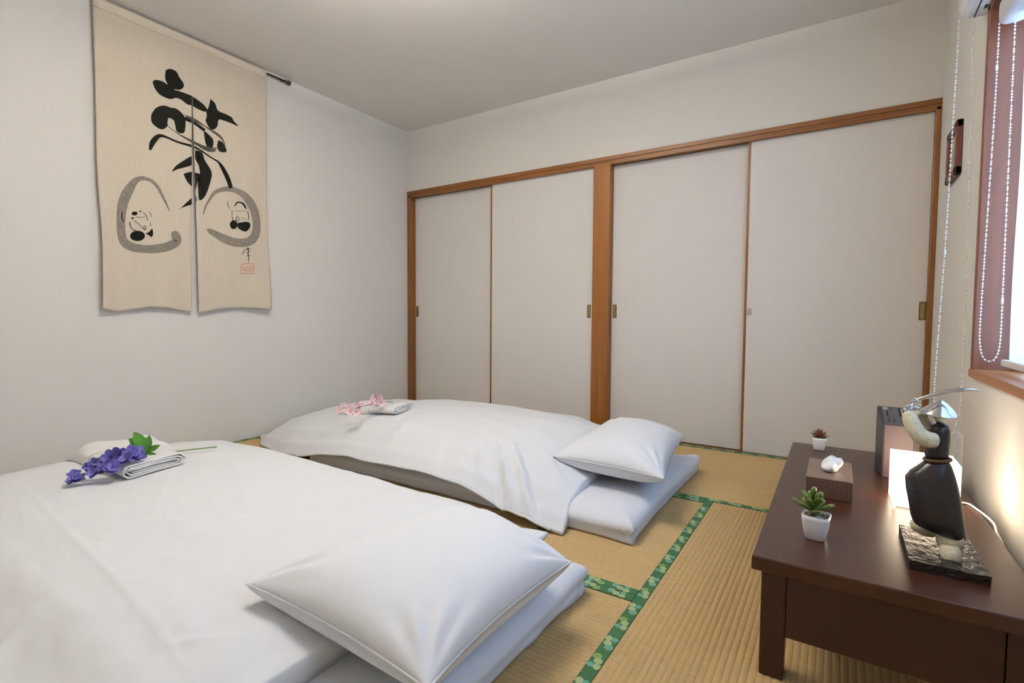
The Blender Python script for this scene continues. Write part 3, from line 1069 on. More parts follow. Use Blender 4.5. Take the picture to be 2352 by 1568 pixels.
# comforter of the bed with the violet flower
def h1x(u, v):
    head = 2.262 + 0.03 * (v - 0.5) - 0.05 * sstep(0.25, 0.0, v)
    x0 = 0.12 + 0.02 * math.sin(v * 9)
    return x0 + (head - x0) * u


def h1y(u, v):
    y0 = -3.06
    y1 = -1.72 + 0.015 * math.sin(u * 11) + 0.045 * sstep(0.90, 1.0, u)
    return y0 + (y1 - y0) * v


def z1(x, y, u, v):
    py = interp([(-3.06, 0.012), (-2.99, 0.05), (-2.88, 0.125), (-2.76, 0.182), (-2.66, 0.200), (-2.3, 0.212), (-2.0, 0.206), (-1.9, 0.190), (-1.82, 0.155), (-1.76, 0.10), (-1.72, 0.055), (-1.66, 0.02)], y)
    pxx = interp([(0.10, 0.02), (0.2, 0.22), (0.34, 0.58), (0.5, 0.86), (0.66, 0.99), (1.0, 1.02), (1.6, 1.0), (2.0, 0.96), (2.15, 0.86), (2.24, 0.74), (2.265, 0.70)], x)
    z = py * pxx
    z += 0.010 * nz3(x, y, 0.3, 1.9) * sstep(0, 0.15, py) * sstep(0.1, 0.6, x)
    z += 0.0035 * nz3(x, y, 2.3, 6)
    z += 0.0016 * nz3(x * 1.0, y * 2.0, 5.3, 16)
    # seam crease and cross folds of the cover
    z += crease(x, y, (0.85, -2.615), (2.2, -2.72), 0.007, 0.0032)
    z -= crease(x, y, (1.25, -2.66), (1.45, -2.52), 0.008, 0.0020)
    z += crease(x, y, (1.05, -2.06), (1.70, -2.33), 0.016, 0.003)
    z += crease(x, y, (1.55, -2.48), (2.1, -1.9), 0.02, 0.004)
    z += crease(x, y, (1.05, -2.60), (1.25, -2.50), 0.02, 0.004)
    for a, b, wd, am in (((1.75, -2.70), (1.95, -2.58), 0.008, 0.0022), ((2.05, -2.72), (2.16, -2.60), 0.008, 0.0025), ((0.9, -2.78), (1.15, -2.92), 0.03, 0.008), ((1.3, -2.76), (1.5, -2.92), 0.03, 0.007),
                         ((1.7, -2.8), (1.8, -2.95), 0.025, 0.006), ((1.35, -1.90), (1.42, -2.28), 0.012, 0.0022), ((0.95, -2.2), (1.5, -2.52), 0.009, 0.0020), ((1.6, -2.62), (2.1, -2.50), 0.010, 0.0020)):
        z += crease(x, y, a, b, wd, am)
    z += crease(x, y, (1.9, -1.86), (2.2, -1.80), 0.03, 0.008)
    z = max(z, 0.062 * sstep(2.0, 2.2, x) * sstep(-1.86, -1.76, y))
    return max(z, 0.008)


def t1(u, v):
    e = min(v, 1 - v) * 1.35
    return max(0.006, min(0.055, 0.008 + 0.5 * e)) * (1.0 if u < 0.97 else 1.0)


comforter('comforter', 'puffy white comforter with the violet flower and towels on it', h1x, h1y, z1, t1, 280, 240)


# comforter of the bed with the pink blossom
def h2x(u, v):
    head = 2.245 - 0.03 * v + 0.02 * sstep(0.12, 0.0, v)
    x0 = 0.035 + 0.035 * v
    return x0 + (head - x0) * u


def h2y(u, v):
    y0 = interp([(0.0, -1.34), (0.10, -1.46), (0.25, -1.535), (0.42, -1.550), (0.6, -1.572), (0.80, -1.585), (0.88, -1.580), (0.94, -1.575), (1.0, -1.565)], u)
    y1 = -0.42
    return y0 + (y1 - y0) * v


def z2(x, y, u, v):
    # height along the ridge
    zr = interp([(0.03, 0.025), (0.12, 0.095), (0.25, 0.155), (0.45, 0.208), (0.75, 0.243), (1.1, 0.266), (1.5, 0.284), (1.85, 0.272), (2.05, 0.235), (2.15, 0.19), (2.25, 0.145)], x)
    zh = interp([(0.0, 0.012), (0.2, 0.016), (0.3, 0.045), (0.4, 0.088), (0.5, 0.112), (0.7, 0.128), (0.80, 0.118), (0.90, 0.060), (1.0, 0.010)], u)
    k = interp([(0.0, 0.0), (0.04, 0.28), (0.10, 0.58), (0.20, 0.85), (0.36, 0.97), (0.5, 1.0), (0.66, 0.97), (0.8, 0.80), (0.92, 0.45), (1.0, 0.14)], v)
    z = zh + (zr - zh) * k
    amp = sstep(0.0, 0.3, u) * sstep(1.0, 0.85, v)
    z += 0.014 * nz3(x, y, 7.3, 2.2) * amp * sstep(0, 0.2, v)
    z += 0.005 * nz3(x, y, 3.3, 6) * amp
    z += 0.0022 * nz3(x, y, 6.3, 15) * amp
    # folds running into the hanging corner
    for a, b, wd, am in (((1.86, -1.40), (2.06, -1.56), 0.016, 0.030), ((1.92, -1.36), (2.13, -1.56), 0.018, 0.026), ((1.90, -1.42), (2.02, -1.58), 0.010, -0.022), ((1.99, -1.38), (2.17, -1.55), 0.013, -0.018),
                         ((1.78, -1.38), (1.90, -1.55), 0.020, 0.014), ((1.70, -1.36), (1.80, -1.54), 0.024, 0.010), ((1.64, -1.40), (1.70, -1.56), 0.018, -0.008),
                         ((2.04, -1.30), (2.20, -1.42), 0.02, 0.010), ((1.3, -1.30), (1.36, -1.52), 0.03, 0.008),
                         ((1.5, -1.1), (1.95, -1.25), 0.03, 0.006)):
        z += crease(x, y, a, b, wd, am)
    return max(z, 0.008)


def t2(u, v):
    e = min(v, 1 - v) * 1.2
    return max(0.010, min(0.075, 0.012 + 0.55 * e))


c2t, c2o = comforter('comforter', 'puffy white comforter with the pink blossom sprig and towels on it', h2x, h2y, z2, t2, 260, 190)
# sewn hem along the near edge and the small black tag under the hanging corner
hem = []
for k in range(80):
    u = 0.30 + 0.68 * k / 79
    x, y = h2x(u, 0), h2y(u, 0)
    hem.append((x, y - 0.002, z2(x, y, u, 0) - 0.006))
tube('hem', hem, 0.005, M_sheet, c2t, 8, 1.0)
tg = PZ(1243, 1213, 0.012)
box('care_tag', tg.x - 0.012, tg.x + 0.012, tg.y - 0.002, tg.y + 0.002, 0.006, 0.022, M_tag, c2t)


def pillow(name, label, A, B, C, D, T_, up, support, sag=0.0):
    """A near-left, B near-right, C far-right, D far-left corner points; T_ thickness"""
    A, B, C, D = [Vector(p) for p in (A, B, C, D)]
    ctr = (A + B + C + D) / 4
    t = thing(name, label, 'pillow', (ctr.x, ctr.y, ctr.z), 'white pillows')
    n = 90
    Vt, Vb, F = [], [], []
    nrm = (B - A).cross(D - A).normalized()
    if nrm.z < 0:
        nrm = -nrm
    for i in range(n + 1):
        for j in range(n + 1):
            u, v = -1 + 2 * i / n, -1 + 2 * j / n
            u = math.copysign(1 - (1 - abs(u)) ** 1.35, u)
            v = math.copysign(1 - (1 - abs(v)) ** 1.35, v)
            uu = u * (1 - 0.085 * (1 - v * v) ** 1.0 * abs(u) ** 3)
            vv = v * (1 - 0.050 * (1 - u * u) ** 1.0 * abs(v) ** 3)
            a, b = (uu + 1) / 2, (vv + 1) / 2
            p = A * (1 - a) * (1 - b) + B * a * (1 - b) + C * a * b + D * (1 - a) * b
            f = (max(0, (1 - abs(u) ** 2.3)) * max(0, (1 - abs(v) ** 2.6))) ** 0.52
            ed = min(1, 6 * (1 - max(abs(u), abs(v))))
            # wrinkles fanning out of the corners
            wr = 0.0
            for cu, cv in ((-1, -1), (1, -1), (1, 1), (-1, 1)):
                du, dv = u - cu, v - cv
                d = math.hypot(du, dv)
                an = math.atan2(dv * -cv, du * -cu)
                wr += 0.0045 * math.sin(an * 13 + cu * 2 + cv) * math.exp(-((d - 0.38) / 0.26) ** 2)
            big = 0.006 * nz3(p.x, p.y, up, 4.5) + 0.0015 * nz3(p.x, p.y, up + 3, 16)
            lift = T_ * up * f + (wr + big) * ed
            Vt.append(p + nrm * lift)
            q = p - nrm * (T_ * (1 - up) * f ** 0.6) + nrm * (wr * 0.5) * ed
            s = support(q.x, q.y)
            if q.z < s:
                q = Vector((q.x, q.y, min(s, Vt[-1].z - 0.001)))
            Vb.append(q)
    V = Vt + Vb
    n1 = (n + 1) ** 2
    idx = lambda i, j, s=0: s * n1 + i * (n + 1) + j
    for i in range(n):
        for j in range(n):
            F.append((idx(i, j), idx(i + 1, j), idx(i + 1, j + 1), idx(i, j + 1)))
            F.append((idx(i, j, 1), idx(i, j + 1, 1), idx(i + 1, j + 1, 1), idx(i + 1, j, 1)))
    for i in range(n):
        for j in (0, n):
            F.append((idx(i, j), idx(i + 1, j), idx(i + 1, j, 1), idx(i, j, 1)))
            F.append((idx(j, i), idx(j, i + 1), idx(j, i + 1, 1), idx(j, i, 1)))
    from_py('pillowcase', V, F, M_pillow, t)
    # piped seam round the edge
    rim = []
    for k in range(n): rim.append((Vt[idx(k, 0)] + Vb[idx(k, 0)]) / 2)
    for k in range(n): rim.append((Vt[idx(n, k)] + Vb[idx(n, k)]) / 2)
    for k in range(n, 0, -1): rim.append((Vt[idx(k, n)] + Vb[idx(k, n)]) / 2)
    for k in range(n, 0, -1): rim.append((Vt[idx(0, k)] + Vb[idx(0, k)]) / 2)
    tube('seam', rim + [rim[0]], 0.0024, M_pillow, t, 6)
    return t


def sup1(x, y):
    u = (x - 0.12) / (2.26 - 0.12)
    return z1(x, y, u, (y + 3.06) / 1.36) + 0.004 if x < 2.262 else MT + 0.006


def sup2(x, y):
    if x < 2.24:
        u = (x - 0.05) / 2.19
        y0 = h2y(u, 0)
        return z2(x, y, u, (y - y0) / (-0.42 - y0)) + 0.004
    return MT + 0.006


pillow('pillow', 'plump white pillow on the bed with the violet flower', (2.065, -2.570, 0.222), (2.525, -2.540, 0.175), (2.520, -2.020, 0.165), (2.175, -1.955, 0.200), 0.165, 0.56, sup1)
pillow('pillow', 'plump white pillow on the bed with the pink blossom', (2.095, -1.315, 0.198), (2.545, -1.325, 0.190), (2.450, -0.665, 0.205), (2.085, -0.640, 0.215), 0.165, 0.55, sup2)


# ------------------------------------------------------------------ towels
def folded_towel(name, label, x0, x1, yc, wy, h, layers, sup, yaw=0.0, crump=0.0, group=None):
    """towel folded into a flat roll: spiral of cloth seen at its open end (+x), extruded along x"""
    zb = sup((x0 + x1) / 2, yc) - 0.002
    t = thing(name, label, 'towel', ((x0 + x1) / 2, yc, zb), group)
    path = []
    for k in range(layers * 28 + 1):
        a = 2 * math.pi * k / 28
        s = 1 - 0.86 * k / (layers * 28)
        c_, s_ = math.cos(a), math.sin(a)
        r_ = h / 2 * s
        py_ = math.copysign(wy / 2 - h / 2, c_) * (0.82 + 0.18 * s) + r_ * c_ if abs(c_) > 1e-6 else 0.0
        pz_ = r_ * s_
        path.append((py_, pz_))
    th = h / (layers * 2) * 0.60
    n = len(path)
    V, F = [], []
    nx = 14
    rot = Matrix.Rotation(yaw, 3, 'Z')
    cen = Vector(((x0 + x1) / 2, yc, 0))
    for i in range(nx + 1):
        x = x0 + (x1 - x0) * i / nx
        for side in (0, 1):
            for k, (py_, pz_) in enumerate(path):
                a, b = path[max(k - 1, 0)], path[min(k + 1, n - 1)]
                tx, tz = b[0] - a[0], b[1] - a[1]
                l = math.hypot(tx, tz) or 1
                ny, nzz = -tz / l, tx / l
                o = -th if side else 0
                wob = 0.003 * nz3(x, py_ * 3, k * 0.02, 9) + crump * nz3(x, py_, 4.4 + side * 0.0, 12)
                p = Vector((x - cen.x + 0.004 * math.sin(k * 0.7) * (1 if i == nx else 0), py_ + ny * o * -1, pz_ + nzz * o * -1 + wob + h / 2 - 0.004))
                p = rot @ p
                q = Vector((p.x + cen.x, p.y + cen.y, 0))
                q.z = zb + p.z + (sup(q.x, q.y) - zb) * 1.0 * 0.8
                V.append(q)
    row = 2 * n
    for i in range(nx):
        for side in (0, 1):
            for k in range(n - 1):
                a = i * row + side * n + k
                F.append((a, a + 1, a + row + 1, a + row))
        for k in (0, n - 1):
            a = i * row + k
            F.append((a, a + n, a + n + row, a + row))
    for i in (0, nx):
        for k in range(n - 1):
            a = i * row + k
            F.append((a, a + 1, a + n + 1, a + n))
    from_py('towel_cloth', V, F, M_towel, t)
    return t


def rough_towel(name, label, x0, x1, y0, y1, h, sup, seed, group=None, yaw=0.0):
    """folded cloth lump with pointed folds standing up"""
    cx, cy = (x0 + x1) / 2, (y0 + y1) / 2
    t = thing(name, label, 'towel', (cx, cy, sup(cx, cy)), group)
    n = 50
    V, F = [], []
    rot = Matrix.Rotation(yaw, 2)
    for s in (0, 1):
        for i in range(n + 1):
            for j in range(n + 1):
                u, v = -1 + 2 * i / n, -1 + 2 * j / n
                q = rot @ Vector(((x1 - x0) / 2 * u, (y1 - y0) / 2 * v))
                x, y = cx + q.x, cy + q.y
                f = ((1 - abs(u) ** 5) * (1 - abs(v) ** 5)) ** 0.4
                z = h * f * (0.72 + 0.25 * nz3(u * 1.3, v * 1.3, seed, 1.0) + 0.25 * math.exp(-((u - 0.1) ** 2 + (v + .75) ** 2) * 9) + 0.30 * math.exp(-((u + 0.2) ** 2 + (v - .75) ** 2) * 9))
                z += 0.004 * nz3(u, v, seed, 5) * f
                V.append((x, y, sup(x, y) + (z if not s else -0.001)))
    n1 = (n + 1) ** 2
    idx = lambda i, j, s=0: s * n1 + i * (n + 1) + j
    for i in range(n):
        for j in range(n):
            F.append((idx(i, j), idx(i + 1, j), idx(i + 1, j + 1), idx(i, j + 1)))
            F.append((idx(i, j, 1), idx(i, j + 1, 1), idx(i + 1, j + 1, 1), idx(i + 1, j, 1)))
    for i in range(n):
        for j in (0, n):
            F.append((idx(i, j), idx(i + 1, j), idx(i + 1, j, 1), idx(i, j, 1)))
            F.append((idx(j, i), idx(j, i + 1), idx(j, i + 1, 1), idx(j, i, 1)))
    from_py('towel_cloth', V, F, M_towel, t)
    return t


folded_towel('folded_towel', 'thick folded white towel with open layered end under the violet flower', 0.80, 1.075, -2.335, 0.20, 0.050, 3, sup1, 0.03)
rough_towel('folded_towel', 'loosely folded white towel behind the violet flower leaves', 0.54, 0.795, -2.43, -2.15, 0.062, sup1, 1.7)
folded_towel('folded_towel', 'small folded white towel at the twig end of the pink blossom', 0.98, 1.165, -1.235, 0.150, 0.046, 2, sup2, 0.05)
rough_towel('folded_towel', 'loosely folded white towel behind the pink blossom', 0.70, 0.96, -1.27, -1.09, 0.050, sup2, 4.1)


# ------------------------------------------------------------------ flowers
def petal_data(c, d, side, nrm, L, Wd, V, F, cup=0.25):
    """one petal: little curved leaf from c along d"""
    b = len(V)
    rows = [(0.0, 0.12), (0.3, 0.75), (0.6, 1.0), (0.85, 0.7), (1.0, 0.15)]
    for s, w_ in rows:
        m = c + d * (L * s) + nrm * (cup * L * s * s)
        V.append(m - side * (Wd * w_ / 2) + nrm * (0.15 * Wd * w_))
        V.append(m - nrm * 0.0003)
        V.append(m + side * (Wd * w_ / 2) + nrm * (0.15 * Wd * w_))
    for i in range(len(rows) - 1):
        for k in (0, 1):
            a = b + i * 3 + k
            F.append((a, a + 1, a + 4, a + 3))


def bloom(name, c, ax, R, np_, m, parent, centre=True, layers=1, wd=0.8):
    c, ax = Vector(c), Vector(ax).normalized()
    a = ax.cross(Vector((0.2, 0.9, 0.3))).normalized()
    b = ax.cross(a)
    V, F, fm = [], [], []
    for ly in range(layers):
        for k in range(np_):
            an = 2 * math.pi * (k + 0.5 * ly) / np_ + random.uniform(-0.15, 0.15)
            d = a * math.cos(an) + b * math.sin(an)
            sd = ax.cross(d)
            petal_data(c + ax * 0.0015 * ly, (d + ax * (0.25 + 0.5 * ly)).normalized(), sd, ax, R * (1 - 0.25 * ly) * random.uniform(0.9, 1.1), R * wd, V, F)
    fm = [0] * len(F)
    if centre:
        n0 = len(F)
        lathe_data([(0.0001, 0.0), (R * 0.24, 0.001), (R * 0.2, R * 0.16), (0.0001, R * 0.2)], c, 8, ax.to_track_quat('Z', 'Y').to_matrix(), V, F)
        fm += [1] * (len(F) - n0)
    return from_py(name, V, F, [m, M_orng] if centre else [m], parent, fm=fm, recalc=False)


def leaf(name, c, d, nrm, L, Wd, m, parent):
    V, F = [], []
    c, d, nrm = Vector(c), Vector(d).normalized(), Vector(nrm).normalized()
    sd = d.cross(nrm).normalized()
    rows = [(0, 0.08), (0.2, 0.6), (0.45, 1.0), (0.7, 0.75), (0.9, 0.3), (1.0, 0.04)]
    for s, w_ in rows:
        mm = c + d * (L * s) + nrm * (-0.25 * L * s * s + 0.1 * L * s)
        V += [mm - sd * (Wd * w_ / 2) + nrm * 0.08 * Wd, mm, mm + sd * (Wd * w_ / 2) + nrm * 0.08 * Wd]
    for i in range(len(rows) - 1):
        for k in (0, 1):
            a = i * 3 + k
            F.append((a, a + 1, a + 4, a + 3))
    return from_py(name, V, F, m, parent, recalc=False)


TOC = lambda p: (CAM - Vector(p)).normalized()
# violet sprig
fl = thing('violet_flower_sprig', 'violet-blue artificial flower sprig with green leaves laid on folded towel', 'flower', PZ(300, 1055, 0.26))
zst = [(498, 1026, 0.222), (430, 1033, 0.226), (355, 1043, 0.240), (330, 1046, 0.262), (300, 1052, 0.272), (262, 1062, 0.274), (232, 1070, 0.264), (205, 1082, 0.250), (185, 1092, 0.238), (172, 1100, 0.228)]
tube('stem', crom([tuple(PZ(a, b, z)) for a, b, z in zst], 5), [0.0026] * 20 + [0.0019] * 26, M_stem, fl, 8)
lc = PZ(338, 1045, 0.262)
for (px_, py_, L_) in ((308, 1020, 0.075), (322, 1014, 0.080), (345, 1024, 0.055), (356, 1038, 0.045), (352, 1056, 0.050), (328, 1052, 0.055), (338, 1058, 0.05)):
    tip = PZ(px_, py_, 0.262)
    d = RT * (px_ - 338) - UP * (py_ - 1045)
    d = d.normalized() + 0.15 * Vector((random.uniform(-1, 1), random.uniform(-1, 1), random.uniform(0, 1)))
    leaf('leaf', lc + Vector((0, 0, 0.012)), d, TOC(lc) + Vector((random.uniform(-.7, .7), random.uniform(-.7, .7), 0.5)), L_ * 1.15, L_ * 0.50, M_fleaf, fl)
for (px_, py_, z, R) in ((305, 1045, .284, .034), (318, 1048, .278, .026), (292, 1056, .276, .026), (272, 1042, .292, .027), (256, 1050, .284, .030), (246, 1056, .274, .024), (246, 1072, .262, .028), (258, 1075, .258, .026), (236, 1078, .252, .022), (280, 1058, .268, .022),
                         (219, 1063, .266, .020), (212, 1076, .250, .020), (203, 1073, .250, .018), (216, 1086, .244, .022), (170, 1092, .236, .022), (180, 1102, .226, .024), (168, 1104, .226, .020)):
    p = PZ(px_, py_, z)
    bloom('bloom', p, TOC(p) + Vector((random.uniform(-.6, .6), random.uniform(-.6, .6), random.uniform(0, .9))), R, 5, M_viol, fl, False, 2)
# pink blossom
fb = thing('cherry_blossom_sprig', 'pink artificial cherry blossom sprig laid across the small towels', 'flower', PZ(840, 940, 0.31))
zs2 = [(903, 924.5, 0.306), (890, 922.5, 0.312), (872, 924, 0.316), (848, 929, 0.316), (832, 933, 0.314), (815, 938, 0.306), (803, 940, 0.298), (790, 936, 0.294), (780, 941, 0.288)]
tube('twig', crom([tuple(PZ(a, b, z)) for a, b, z in zs2], 4), 0.0017, M_twig, fb, 7)
for (px_, py_, z, R) in ((865, 916, .330, .026), (855, 924, .322, .024), (875, 924, .320, .024), (860, 911, .336, .020), (872, 913, .334, .018), (866, 927, .314, .018), (805, 945, .292, .024), (819, 945, .294, .024), (802, 934, .304, .018), (824, 934, .312, .018), (832, 927, .322, .016), (818, 929, .316, .016), (788, 930, .302, .016), (779, 941, .288, .018)):
    p = PZ(px_, py_, z)
    bloom('blossom', p, TOC(p) + Vector((random.uniform(-.3, .3), random.uniform(-.3, .3), random.uniform(-.2, .5))), R, 5, M_pink, fb, True, 1)

# ------------------------------------------------------------------ low table and what stands on it
TX0, TX1, TY0, TY1 = 2.913, 3.380, -1.958, -0.777
tb = thing('low_table', 'low dark brown wooden table standing along the window wall', 'table', ((TX0 + TX1) / 2, (TY0 + TY1) / 2, 0))
box('tabletop', TX0, TX1, TY0, TY1, TT - 0.030, TT, M_table, tb, 0.003, 3)
lx0, lx1, ly0, ly1 = TX0 + 0.018, TX1 - 0.018, TY0 + 0.018, TY1 - 0.018
LW = 0.046
for (xa, ya) in ((lx0, ly0), (lx1 - LW, ly0), (lx0, ly1 - LW), (lx1 - LW, ly1 - LW)):
    box('leg', xa, xa + LW, ya, ya + LW, 0.0, TT - 0.030, M_tablev, tb, 0.002, 1)
for (a, b, c_, d_) in ((lx0 + LW + 0.001, lx1 - LW - 0.001, ly0 + 0.006, ly0 + 0.026), (lx0 + LW + 0.001, lx1 - LW - 0.001, ly1 - 0.026, ly1 - 0.006)):
    box('apron', a, b, c_, d_, 0.092, TT - 0.030, M_tablev, tb, 0.001, 1)

# tissue box
tx0, tx1, ty0, ty1 = 2.989, 3.101, -1.473, -1.245
tbx = thing('tissue_box', 'brown patterned cardboard tissue box with white tissue on the low table', 'tissue box', (3.045, -1.36, TT))
box('carton', tx0, tx1, ty0, ty1, TT, TT + 0.055, M_card, tbx, 0.0012, 1)
box('carton_top', tx0 + 0.0008, tx1 - 0.0008, ty0 + 0.0008, ty1 - 0.0008, TT + 0.0545, TT + 0.0562, M_cardtop, tbx, 0.0005, 1)
V, F = lathe_data([(0.0001, 0), (1.0, 0), (1.0, 0.0006), (0.0001, 0.0006)], (0, 0, 0), 24)
V = [Vector((3.045 + v.x * 0.018, -1.362 + v.y * 0.045, TT + 0.0564 + v.z)) for v in V]
from_py('opening', V, F, M_black, tbx, smooth=False)
V, F = [], []
nu, nv = 44, 14
for i in range(nv + 1):
    s = i / nv
    for k in range(nu):
        a = 2 * math.pi * k / nu
        r = 0.024 + 0.012 * math.sin(s * 2.2) * (1 + 0.35 * math.sin(a * 3 + 1) * s)
        fold = 1 + 0.22 * math.sin(a * 5 + s * 4) * s
        x = 3.045 + math.cos(a) * r * 0.85 * fold * (1 - 0.35 * s) + 0.012 * s * s
        y = -1.362 + math.sin(a) * r * 1.4 * fold * (1 - 0.35 * s)
        z = TT + 0.057 + 0.028 * s * (1 + 0.22 * math.sin(a + 0.6) + 0.10 * math.sin(a * 3 + 2))
        V.append((x, y, z))
for i in range(nv):
    for k in range(nu):
        k2 = (k + 1) % nu
        F.append((i * nu + k, i * nu + k2, (i + 1) * nu + k2, (i + 1) * nu + k))
V.append((3.055, -1.362, TT + 0.083))
for k in range(nu):
    F.append((nv * nu + k, nv * nu + (k + 1) % nu, len(V) - 1))
from_py('tissue', V, F, M_tissue, tbx)


# succulents
def rsq(h, r, cx, cy, z, rot, n=32):
    """rounded square ring"""
    out = []
    for k in range(n):
        a = 2 * math.pi * k / n + math.pi / n
        c_, s_ = math.cos(a), math.sin(a)
        e = 0.36
        x = h * math.copysign(abs(c_) ** e, c_)
        y = h * math.copysign(abs(s_) ** e, s_)
        out.append(Vector((cx + x * math.cos(rot) - y * math.sin(rot), cy + x * math.sin(rot) + y * math.cos(rot), z)))
    return out


def fat_leaf(name, c, d, L, Wd, th, m, parent):
    c, d = Vector(c), Vector(d).normalized()
    sd = d.cross(Vector((0, 0, 1)))
    sd = sd.normalized() if sd.length > 0.05 else Vector((1, 0, 0))
    nr = sd.cross(d)
    rings = []
    for s, w_ in ((0.0, 0.22), (0.25, 0.45), (0.5, 0.85), (0.72, 1.0), (0.88, 0.88), (0.97, 0.52), (1.0, 0.12)):
        p = c + d * (L * s) + nr * (0.10 * L * s * s)
        rings.append([p + sd * (math.cos(a * math.pi / 4) * Wd / 2 * w_) + nr * (math.sin(a * math.pi / 4) * th / 2 * w_) for a in range(8)])
    return loft(name, rings, m, parent)


def spike(name, c, d, L, Wd, m, parent):
    c, d = Vector(c), Vector(d).normalized()
    sd = d.cross(Vector((0.1, 0.2, 1))).normalized()
    nr = sd.cross(d)
    rings = []
    for s, w_ in ((0.0, 0.7), (0.25, 1.0), (0.6, 0.7), (1.0, 0.05)):
        p = c + d * (L * s) + nr * (0.18 * L * s * s)
        rings.append([p + sd * (math.cos(a * math.pi / 3) * Wd / 2 * w_) + nr * (math.sin(a * math.pi / 3) * Wd / 3 * w_) for a in range(6)])
    return loft(name, rings, m, parent)


def pot(cx, cy, ht, hb, h, rot, label):
    t = thing('potted_succulent', label, 'plant', (cx, cy, TT), 'potted succulents on the table')
    rings = [rsq(hb * 0.9, 0, cx, cy, TT, rot), rsq(hb, 0, cx, cy, TT + 0.003, rot), rsq(hb + (ht - hb) * 0.6, 0, cx, cy, TT + h * 0.45, rot), rsq(ht * 0.99, 0, cx, cy, TT + h * 0.85, rot), rsq(ht, 0, cx, cy, TT + h, rot),
             rsq(ht * 0.90, 0, cx, cy, TT + h, rot), rsq(ht * 0.87, 0, cx, cy, TT + h * 0.86, rot)]
    loft('pot', rings, M_pot, t)
    V, F = [], []
    ico = bmesh.new()
    bmesh.ops.create_icosphere(ico, subdivisions=1, radius=1)
    iv = [v.co.copy() for v in ico.verts]
    jf = [tuple(v.index for v in f.verts) for f in ico.faces]
    ico.free()
    for k in range(110):
        a, b = random.uniform(-.82, .82) * ht, random.uniform(-.82, .82) * ht
        p = Vector((cx + a * math.cos(rot) - b * math.sin(rot), cy + a * math.sin(rot) + b * math.cos(rot), TT + h * 0.9 + random.uniform(-.001, .001)))
        r = random.uniform(0.0018, 0.0034)
        b0 = len(V)
        V += [p + Vector((v.x * r, v.y * r, v.z * r * 0.7)) for v in iv]
        F += [tuple(b0 + i for i in f) for f in jf]
    g = from_py('gravel', V, F, M_gravel, t, recalc=False)
    g['kind'] = 'stuff'
    return t


p1 = pot(3.024, -1.783, 0.0275, 0.0205, 0.0555, -0.12, 'jade green round-leaved succulent in a white square pot on the table')
c0 = Vector((3.018, -1.778, TT + 0.050))
tube('stem', [c0, c0 + Vector((-0.002, 0, 0.030))], 0.0035, M_leaf, p1, 8)
for k, (az, el, L_, z0) in enumerate(((0.2, 0.35, .034, .010), (1.1, 0.5, .032, .008), (2.2, 0.4, .030, .010), (3.1, 0.3, .036, .012), (4.0, 0.45, .034, .008), (4.9, 0.3, .036, .006), (5.7, 0.5, .034, .010),
                                      (0.7, 0.95, .030, .018), (1.9, 0.9, .028, .020), (2.9, 0.85, .030, .020), (3.8, 0.9, .028, .018), (5.2, 0.8, .030, .018), (2.6, 1.45, .030, .026), (5.9, 1.2, .024, .024), (4.4, 0.7, .034, .012))):
    d = Vector((math.cos(az) * math.cos(el), math.sin(az) * math.cos(el), math.sin(el)))
    fat_leaf('leaf', c0 + Vector((0, 0, z0)), d, L_ * 1.35, 0.0200, 0.0085, M_leaf, p1)
p2 = pot(3.006, -0.858, 0.0255, 0.0185, 0.048, 0.08, 'dark red spiky succulent in a white square pot at the table end')
c0 = Vector((3.006, -0.858, TT + 0.043))
for k in range(26):
    az = k * 2.39996
    el = 0.25 + 1.15 * k / 26
    d = Vector((math.cos(az) * math.cos(el), math.sin(az) * math.cos(el), math.sin(el)))
    spike('leaf', c0 + Vector((0, 0, 0.004 * k / 26)), d, 0.040 - 0.006 * k / 26, 0.0105, M_red, p2)

# electronic unit with sloping top
ap = thing('tabletop_appliance', 'dark upright electronic unit with slotted sloping top behind the lamp', 'appliance', (3.22, -1.08, TT))
ax0, ax1, ayf, ayb = 3.184, 3.262, -1.142, -1.020
zf_, zb_ = 0.4345, 0.4725
V = [(ax0, ayf, TT), (ax1, ayf, TT), (ax1, ayb, TT), (ax0 - 0.012, ayb, TT), (ax0, ayf, zf_), (ax1, ayf, zf_), (ax1, ayb, zb_), (ax0 - 0.012, ayb, zb_)]
F = [(0, 1, 5, 4), (1, 2, 6, 5), (2, 3, 7, 6), (3, 0, 4, 7), (4, 5, 6, 7), (3, 2, 1, 0)]
o = from_py('housing', V, F, M_appl, ap, smooth=False)
bm = bmesh.new()
bm.from_mesh(o.data)
bmesh.ops.bevel(bm, geom=list(bm.edges), offset=0.002, segments=2, affect='EDGES')
bm.to_mesh(o.data)
bm.free()
box('front_panel', ax0 + 0.003, ax1 - 0.001, ayf - 0.0015, ayf + 0.002, TT + 0.002, zf_ - 0.004, M_applf, ap, 0.001, 1)
sl = math.atan2(zb_ - zf_, ayb - ayf)


def topp(x, y, dz=0.0): return Vector((x, y, zf_ + (y - ayf) * math.tan(sl) + dz))


def top_quad(name, x0, x1, y0, y1, dz, m, parent):
    V = [topp(x0, y0, dz), topp(x1, y0, dz), topp(x1, y1, dz), topp(x0, y1, dz)]
    V += [v - Vector((0, 0, 0.002)) for v in V]
    F = [(0, 1, 2, 3), (7, 6, 5, 4), (0, 4, 5, 1), (1, 5, 6, 2), (2, 6, 7, 3), (3, 7, 4, 0)]
    return from_py(name, V, F, m, parent, smooth=False)


